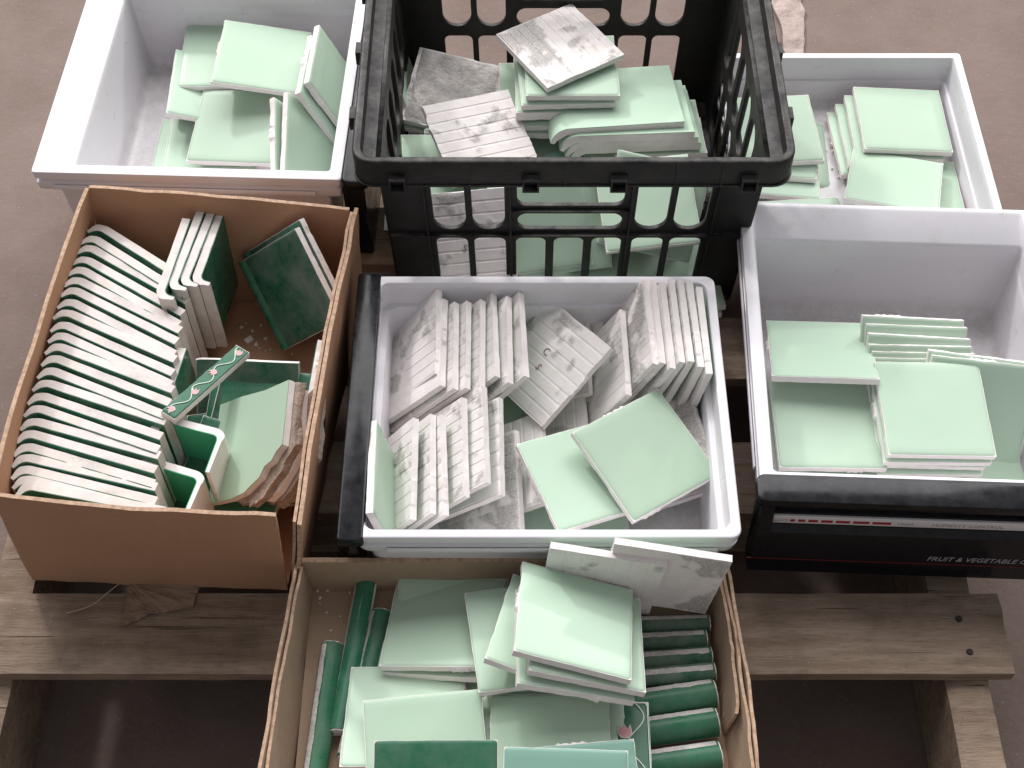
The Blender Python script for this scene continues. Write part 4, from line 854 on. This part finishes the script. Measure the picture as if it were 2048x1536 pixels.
('covelow',-0.2566,0.7735,0.0689,0.9843,0.1516,-0.0211,-0.0883,'shiny green cove tile with a bright sheen behind the broken tile in the brown box',15),
('dark',-0.2614,0.7798,0.0712,0.9848,0.1595,-0.0255,-0.0640,'green tile behind the broken tile next to the right wall of the brown box',15),
('dark',-0.2742,0.7463,0.0484,0.9829,0.1605,0.0335,0.0839,'dark tile low in the heap left of the broken tile in the brown box',15),
('dark',-0.2808,0.7149,0.0583,0.9623,0.2053,-0.0410,-0.1736,'small edge showing dark tile at the heap centre in the brown box',15),
('dark',-0.3211,0.7043,0.0212,0.9890,0.0160,0.0094,-0.1468,'dark green tile at the near wall before the corner trim in the brown box',15),
('dark',-0.2120,0.7985,0.0620,0.7764,0.0035,-0.6278,-0.0555,'dark green tile standing against the right wall of the brown box',15),
]

def flower(parent,x,y,s,z,rot=0):
    pts=[(0,-.55),(.34,-.45),(.5,-.1),(.46,.5),(.2,.18),(0,.6),(-.2,.18),(-.46,.5),(-.5,-.1),(-.34,-.45)]
    c,sn=math.cos(rot),math.sin(rot)
    pp=[(x+s*(a*c-b*sn),y+s*(a*sn+b*c)) for a,b in pts]
    obj('tulip',flat_curve('tulip',pp,[],.0006),M['pink'],parent,(0,0,z))
    pp2=[(x+s*1.18*(a*c-b*sn),y+s*1.18*(a*sn+b*c)) for a,b in pts]
    obj('tulip_outline',flat_curve('tulip_outline',pp2,[],.0003),M['cream'],parent,(0,0,z))
def vine(parent,pts,wd,z):
    out=[];inn=[]
    for i,(x,y) in enumerate(pts):
        a=pts[max(0,i-1)]; b=pts[min(len(pts)-1,i+1)]; dx,dy=b[0]-a[0],b[1]-a[1]; l=math.hypot(dx,dy)
        out.append((x-dy/l*wd/2,y+dx/l*wd/2)); inn.append((x+dy/l*wd/2,y-dx/l*wd/2))
    obj('vine',flat_curve('vine',out+inn[::-1],[],.0003),M['cream'],parent,(0,0,z))
def slab(t,w,h,th,gmat,name='glaze'):
    b,g=tile_meshes(71,w,h,th,ribs=3,mort=.2,lump=0); centred((b,g),th)
    obj('bisque',b,M['bisque'],t); obj(name,g,gmat,t)
def broken(t):
    P=[(-.054,.051),(-.020,.0525),(.018,.051),(.054,.054),(.054,-.012),(.046,-.018),(.040,-.026),(.030,-.030),(.024,-.040),(.012,-.046),(.002,-.052),(-.020,-.055),(-.054,-.054)]
    def prism(name,P,z0,z1,mat,rag,seed,sub=6):
        pts=[]
        for i in range(len(P)):
            a=P[i];b=P[(i+1)%len(P)]
            for k in range(sub): u=k/sub; pts.append((a[0]+(b[0]-a[0])*u,a[1]+(b[1]-a[1])*u))
        n=len(pts); V=[];F=[]; L=6
        for l in range(L+1):
            z=z0+(z1-z0)*l/L
            for x,y in pts:
                r=rag*fbm(x*85,y*85,z*60+seed)+rag*.5*fbm(x*300,y*300,z*300+seed); V.append((x+r,y+r*1.2,z+ (rag*.6*fbm(x*90,y*90,seed+l) if l in(0,) else 0)))
        for l in range(L):
            for i in range(n): j=(i+1)%n; F.append((l*n+i,l*n+j,(l+1)*n+j,(l+1)*n+i))
        F.append(tuple(range(L*n,(L+1)*n))); F.append(tuple(range(n-1,-1,-1)))
        o=obj(name,mesh(name,V,F,35),mat,t); return o
    prism('glaze',P,.0030,.0042,M['palebull'],.0001,1)
    prism('bisque',[(x*.998,y*.998) for x,y in P],-.0042,.0029,M['bisque'],.0004,2)
    Q=[(-.030,.020),(.018,.048),(.058,.053),(.062,-.014),(.052,-.024),(.046,-.036),(.034,-.044),(.024,-.056),(.004,-.062),(-.02,-.056)]
    prism('mortar',Q,-.013,-.0045,M['brown_mortar'],.0032,3)
    Q2=[(-.02,.02),(.02,.044),(.056,.05),(.060,-.02),(.050,-.034),(.036,-.05),(.02,-.058),(-.01,-.05)]
    prism('rear_tile',[(x*.97,y) for x,y in Q2],-.021,-.0135,M['bisque'],.0005,4)
    prism('mortar',[(x*1.04+.004,y*1.02) for x,y in Q2],-.036,-.0215,M['brown_mortar'],.0045,5)
CATS={'dusty':'ceramic_tile','bull':'bullnose_tile','cove':'cove_tile','covedark':'cove_tile','covelow':'cove_tile','deco':'border_tile','trim':'corner_trim','broken':'broken_tile'}
for i,(kind,x,y,z,qw,qx,qy,qz,label,g) in enumerate(TILES):
    q=Quaternion((qw,qx,qy,qz))
    t=thing(CATS.get(kind,'ceramic_tile'),label,'trim piece' if kind=='trim' else 'tile',GROUPS[g],(x,y,z+DECK),q)
    r=random.Random(i*31+7)
    if kind in('pale','blue','dark','ribbed'):
        b,gl=PALE[r.choice((0,2,5)) if kind=='ribbed' else r.randrange(8)]
        obj('bisque',b,M['bisque'],t)
        if kind in('pale','ribbed'): obj('glaze',gl,M['pale'],t)
        else:
            o=obj('glaze',gl,None,t); o.material_slots[0].link='OBJECT' if o.material_slots else 'DATA'
            if o.material_slots: o.material_slots[0].material=M[kind]
    elif kind in('crust','mortar'):
        b,gl=CRUST[r.randrange(3)]; obj('bisque',b,M['bisque'],t); obj('glaze',gl,M['pale'],t)
        if kind=='mortar':
            n=26; V=[];F=[]
            for j in range(n+1):
                for k in range(n+1):
                    a=(k/n-.5)*.100; c=(j/n-.5)*.104; e=1-max(abs(k/n-.5),abs(j/n-.5))*2
                    V.append((a,c,-.0040-min(1,e*5+.02)*(.0028+.0022*fbm(a*40,c*40,9)+.0012*fbm(a*190,c*190,4))))
            for j in range(n):
                for k in range(n): s=j*(n+1)+k; F.append((s,s+n+1,s+n+2,s+1))
            obj('mortar',mesh('mortar',V,F,60),M['mortar'],t)
    elif kind=='thick': obj('bisque',THICK[0],M['bisque'],t); obj('glaze',THICK[1],M['pale'],t)
    elif kind=='stamp':
        obj('bisque',STAMP[0],M['bisque'],t); obj('glaze',STAMP[1],M['pale'],t)
        extra_text(t,[('C',.012,.004,.012,0),('S',.006,-.012,.011,.4)] )
    elif kind=='cove': p=COVE[r.randrange(4)]; obj('bisque',p[0],M['bisque_edge'],t); obj('glaze',p[1],M['dark'],t)
    elif kind=='covedark': p=COVED[r.randrange(3)]; obj('bisque',p[0],M['bisque_edge'],t); obj('glaze',p[1],M['dark'],t)
    elif kind=='dusty':
        b,gl=PALE[r.randrange(8)]; obj('bisque',b,M['bisque_edge'],t)
        o=obj('glaze',gl,None,t); o.material_slots[0].link='OBJECT'; o.material_slots[0].material=M['dusty']
        V=[];F=[]
        for k in range(11):
            for a in range(7):
                th=PI*a/6; V.append((-.0475+.0058*math.cos(th),-.0535+.107*k/10,.0032+.0050*math.sin(th)+.0002*fbm(k*.8,a,3)))
        for k in range(10):
            for a in range(6): s0=k*7+a; F.append((s0,s0+1,s0+8,s0+7))
        F.append(tuple(range(7))); F.append(tuple(range(76,69,-1)))
        obj('cove_lip',mesh('cove_lip',V,F,50),M['trim'],t)
    elif kind=='covelow': p=COVEL[0]; obj('bisque',p[0],M['bisque'],t); obj('glaze',p[1],M['dusty'],t)
    elif kind=='bull': p=BULL[r.randrange(2)]; obj('bisque',p[0],M['bisque'],t); obj('glaze',p[1],M['palebull'],t)
    elif kind=='trim': obj('bisque',TRIM[0],M['bisque'],t); obj('glaze',TRIM[1],M['bright'],t)
    elif kind=='deco':
        slab(t,.112,.017,.008,M['dark'])
        for k,xx in enumerate((-.049,-.018,.012,.048)): flower(t,xx,-.0015 if k%2 else .0015,.0062,.0046,-1.2 if k%2 else 1.0)
        vine(t,[(-.054+.108*k/40,.0045*math.sin(k*.52)) for k in range(41)],.0009,.0046)
    elif kind=='broken': broken(t)
# a broader border tile with tulips lying under the tubes at the right of the tray
t=thing('border_tile','wide dark green border tile with a pink tulip, near right of the tray','tile','ceramic tiles piled in the tray',(.1095,.412,DECK+.047),(-.10,.04,-.02))
slab(t,.030,.152,.008,M['dark'])
flower(t,-.008,.045,.011,.0046,.1); flower(t,.004,-.015,.010,.0046,.2); flower(t,-.006,-.06,.010,.0046,-.1)
vine(t,[(.002+.008*math.sin(k*.42),.074-.148*k/40) for k in range(41)],.0009,.0046); vine(t,[(.0135,.074-.148*k/12) for k in range(13)],.0008,.0046)
# ------------------------------------------------------------------ rounded green trim tubes in the tray
def rod(label,x0,y0,z0,x1,y1,z1,rad,roll,seed,group='rounded green trims in the tray'):
    a=Vector((x0,y0,z0))/1000; b=Vector((x1,y1,z1))/1000; d=(b-a); L=d.length
    xa=d.normalized(); up=Vector((0,0,1)); ya=up.cross(xa).normalized(); za=xa.cross(ya)
    rot=Matrix((xa,ya,za)).transposed().to_quaternion()@Quaternion((1,0,0),roll)
    t=thing('bullnose_trim',label,'trim piece',group,(a+b)/2+Vector((0,0,DECK)),rot)
    def half(r,name,a0,a1,mat,flat,ends=0):
        V=[];F=[];nx=24;na=18
        for i in range(nx+1):
            for k in range(na+1):
                th=math.radians(a0+(a1-a0)*k/na); rr=r+ .0001*fbm(i*.4,k*.5,seed)
                x=(i/nx-.5)*(L-ends)
                rag=.0009*fbm(i*.9,k*1.0,seed)*(1 if k in(0,na) else 0)
                V.append((x+(.0008*fbm(k*.7,seed) if i in(0,nx) else 0),rr*math.cos(th),rr*math.sin(th)+rag))
        for i in range(nx):
            for k in range(na): p=i*(na+1)+k; F.append((p,p+1,p+na+2,p+na+1))
        n0=len(F)
        for i in range(nx): p=i*(na+1); F.append((p,p+na+1,p+na+1+na,p+na))
        F.append(tuple(range(na+1))); F.append(tuple(range(nx*(na+1)+na,nx*(na+1)-1,-1)))
        obj(name,mesh(name,V,F,50),mat,t)
    half(rad-.0009,'bisque',-28,208,M['bisque'],True)
    half(rad,'glaze',14,186,M['dusty'] if rad<.010 else M['trim'],False,.0022)
    # crusty mortar line on the flank
    V=[];F=[];nx=40
    for i in range(nx+1):
        x=(i/nx-.5)*(L*.96); wd=8+9*abs(fbm(i*.22,seed))
        for th,e in((137-wd*1.2,.00015),(146,.0012),(160,.0006)):
            an=math.radians(th); V.append((x,(rad+e*abs(fbm(i*.5,seed))*1.4)*math.cos(an),(rad+e)*math.sin(an)))
    for i in range(nx):
        for k in(0,1): p=i*3+k; F.append((p,p+1,p+4,p+3))
    obj('mortar',mesh('mortar',V,F,50),M['mortar'],t)
#=====TAIL
rod('long dark green rounded trim at the left of the tray, farther and longer one',-144.1,621.9,17.0,-160.0,466.7,17.0,0.0110,0.35,1)
rod('green rounded trim in the near left corner of the tray, crusted on its right flank',-172.8,555.0,18.0,-181.5,399.3,16.7,0.0115,-0.20,2)
rod('green rounded trim half hidden beside the back left tiles of the tray',-126.7,590.2,15.0,-150.0,442.1,15.0,0.0120,0.00,3)
rod('farthest of seven dark green rounded trims stacked along the right of the tray',192.0,576.3,22.0,40.1,570.8,22.0,0.0092,-0.50,10)
rod('second farthest of seven dark green rounded trims stacked along the right of the tray',187.7,560.0,22.0,35.9,551.8,22.0,0.0092,-0.60,11)
rod('third farthest of seven dark green rounded trims stacked along the right of the tray',191.1,542.4,22.0,39.5,531.6,22.0,0.0092,-0.70,12)
rod('fourth farthest of seven dark green rounded trims stacked along the right of the tray',193.1,526.1,22.0,41.6,512.7,22.0,0.0092,-0.80,13)
rod('third nearest of seven dark green rounded trims stacked along the right of the tray',191.8,505.2,18.0,41.5,482.6,18.0,0.0142,-0.15,20)
rod('second nearest of seven dark green rounded trims stacked along the right of the tray',191.3,477.1,18.0,40.9,454.8,18.0,0.0142,-0.15,21)
rod('nearest of seven dark green rounded trims stacked along the right of the tray',191.3,445.0,18.0,40.9,423.0,18.0,0.0142,-0.15,22)
SCRAP=[(-0.3838, 0.6328), (-0.3848, 0.6134), (-0.3847, 0.5916), (-0.3864, 0.5808), (-0.3784, 0.5986), (-0.3688, 0.6041), (-0.36, 0.6019), (-0.3549, 0.5943), (-0.3372, 0.5986), (-0.3178, 0.6024), (-0.3162, 0.6161), (-0.3116, 0.6311)]
STRAW=[(-0.3941, 0.6289, 0.003), (-0.4048, 0.6184, 0.003), (-0.4152, 0.6058, 0.003), (-0.4289, 0.5992, 0.003), (-0.4422, 0.596, 0.003)]
CHIPS=[(-0.2971, 0.9317, 0.006, 0.007), (-0.3076, 0.9495, 0.006, 0.003), (-0.2946, 0.9445, 0.006, 0.0025), (-0.2885, 0.9247, 0.006, 0.0035), (0.4014, 1.2346, 0.012, 0.005), (-0.1925, 0.6292, 0.008, 0.003), (-0.1683, 0.6281, 0.008, 0.004), (-0.1841, 0.6187, 0.008, 0.0025), (-0.194, 0.6176, 0.008, 0.002), (-0.2858, 0.9525, 0.006, 0.0022), (-0.2555, 0.9535, 0.006, 0.001), (-0.2592, 0.8925, 0.006, 0.001), (-0.2842, 0.9203, 0.006, 0.0016), (-0.2134, 0.8991, 0.006, 0.0016), (-0.2821, 0.8919, 0.006, 0.0016), (-0.2146, 0.9457, 0.006, 0.0016), (-0.2733, 0.8962, 0.006, 0.0016), (-0.3003, 0.9152, 0.006, 0.0022), (-0.2515, 0.9469, 0.006, 0.0022), (-0.2739, 0.8906, 0.006, 0.003), (-0.2107, 0.9597, 0.006, 0.0016), (-0.2385, 0.8951, 0.006, 0.003), (-0.2884, 0.9286, 0.006, 0.0016), (-0.2609, 0.9481, 0.006, 0.0016), (-0.2775, 0.9012, 0.006, 0.001), (-0.3051, 0.9137, 0.006, 0.0016), (-0.2467, 0.9121, 0.006, 0.0016), (-0.2926, 0.9102, 0.006, 0.001), (-0.2629, 0.945, 0.006, 0.0022), (-0.2788, 0.9336, 0.006, 0.003), (-0.2718, 0.9187, 0.006, 0.0016), (-0.303, 0.9556, 0.006, 0.0013), (-0.2769, 0.9169, 0.006, 0.0013), (-0.2933, 0.8913, 0.006, 0.0016), (-0.2583, 0.957, 0.006, 0.001), (-0.1608, 0.5426, 0.008, 0.0016), (-0.2018, 0.6008, 0.008, 0.0012), (-0.1692, 0.59, 0.008, 0.001), (-0.1909, 0.6096, 0.008, 0.0024), (-0.1906, 0.6043, 0.008, 0.0012), (-0.1906, 0.6261, 0.008, 0.001), (-0.1829, 0.594, 0.008, 0.0016), (-0.1589, 0.5758, 0.008, 0.0024), (-0.1604, 0.5888, 0.008, 0.0012), (-0.1995, 0.6213, 0.008, 0.0012), (-0.173, 0.5412, 0.008, 0.001), (-0.1776, 0.5748, 0.008, 0.0016), (-0.1616, 0.6158, 0.008, 0.0016), (-0.1692, 0.5901, 0.008, 0.0012), (0.1372, 0.6992, 0.01, 0.0016), (0.1388, 0.6996, 0.01, 0.0016), (0.1119, 0.6886, 0.01, 0.0012), (0.1397, 0.7027, 0.01, 0.0016), (0.1127, 0.6945, 0.01, 0.0012), (0.1306, 0.6989, 0.01, 0.0016), (0.0907, 0.688, 0.01, 0.0022), (0.098, 0.6938, 0.01, 0.0022), (0.4018, 1.1802, 0.01, 0.0024), (0.3934, 1.225, 0.01, 0.0018), (0.3903, 1.1712, 0.01, 0.0012), (0.3964, 1.1949, 0.01, 0.0024), (0.3994, 1.2213, 0.01, 0.0012), (0.4034, 1.1917, 0.01, 0.0018), (0.4004, 1.2244, 0.01, 0.0018)]

M['scrapcard']=m_card('scrap_cardboard',(.27,.185,.13,1),(.33,.235,.17,1))
def scrap():
    me=blob_sheet('cardboard_scrap',SCRAP,DECK,.0022,.0035,11,5)
    for v in me.vertices: v.co.z+=.004*abs(fbm(v.co.x*40,v.co.y*50,2))
    o=obj('cardboard_scrap',me,M['scrapcard']); tag(o,'torn scrap of brown cardboard lying on the front board below the brown box','scrap')
scrap()
def fibre(name,pts,r,label):
    c=bpy.data.curves.new(name,'CURVE'); c.dimensions='3D'; c.bevel_depth=r; c.bevel_resolution=1
    sp=c.splines.new('NURBS'); sp.points.add(len(pts)-1); sp.use_endpoint_u=True; sp.order_u=3
    for p,q in zip(sp.points,pts): p.co=(q[0],q[1],q[2]+DECK,1)
    o=bpy.data.objects.new(name,c); COL.objects.link(o); dg=bpy.context.evaluated_depsgraph_get()
    me=bpy.data.meshes.new_from_object(o.evaluated_get(dg)); bpy.data.objects.remove(o); bpy.data.curves.remove(c); me.materials.clear()
    tag(obj(name,me,M['straw']),label,'straw')
fibre('straw_fibre',STRAW,.0005,'thin curved straw fibre lying on the front board under the brown box')
for i,(x,y,z,s) in enumerate(CHIPS):
    r=random.Random(i+3); bm=bmesh.new(); bmesh.ops.create_cube(bm,size=1); bmesh.ops.subdivide_edges(bm,edges=bm.edges[:],cuts=1,fractal=.4,seed=i)
    for v in bm.verts: v.co=Vector((v.co.x*s*1.3,v.co.y*s*.9,v.co.z*s*.55))
    me=bpy.data.meshes.new('mortar_chip'); bm.to_mesh(me); bm.free(); me.attributes.new('mortar','FLOAT','POINT')
    o=obj('mortar_chip',me,M['bisque'],None,(x,y,z+DECK),(0,0,r.uniform(0,3)))
    where='floor of the brown box' if (i<4 or 9<=i<35) else ('floor of the far right bin' if (i==4 or i>56) else ('near floor of the middle drawer' if i>48 else 'bottom of the tray by its left wall'))
    tag(o,'small pale mortar chip on the '+where,'chip','mortar chips on the '+where)
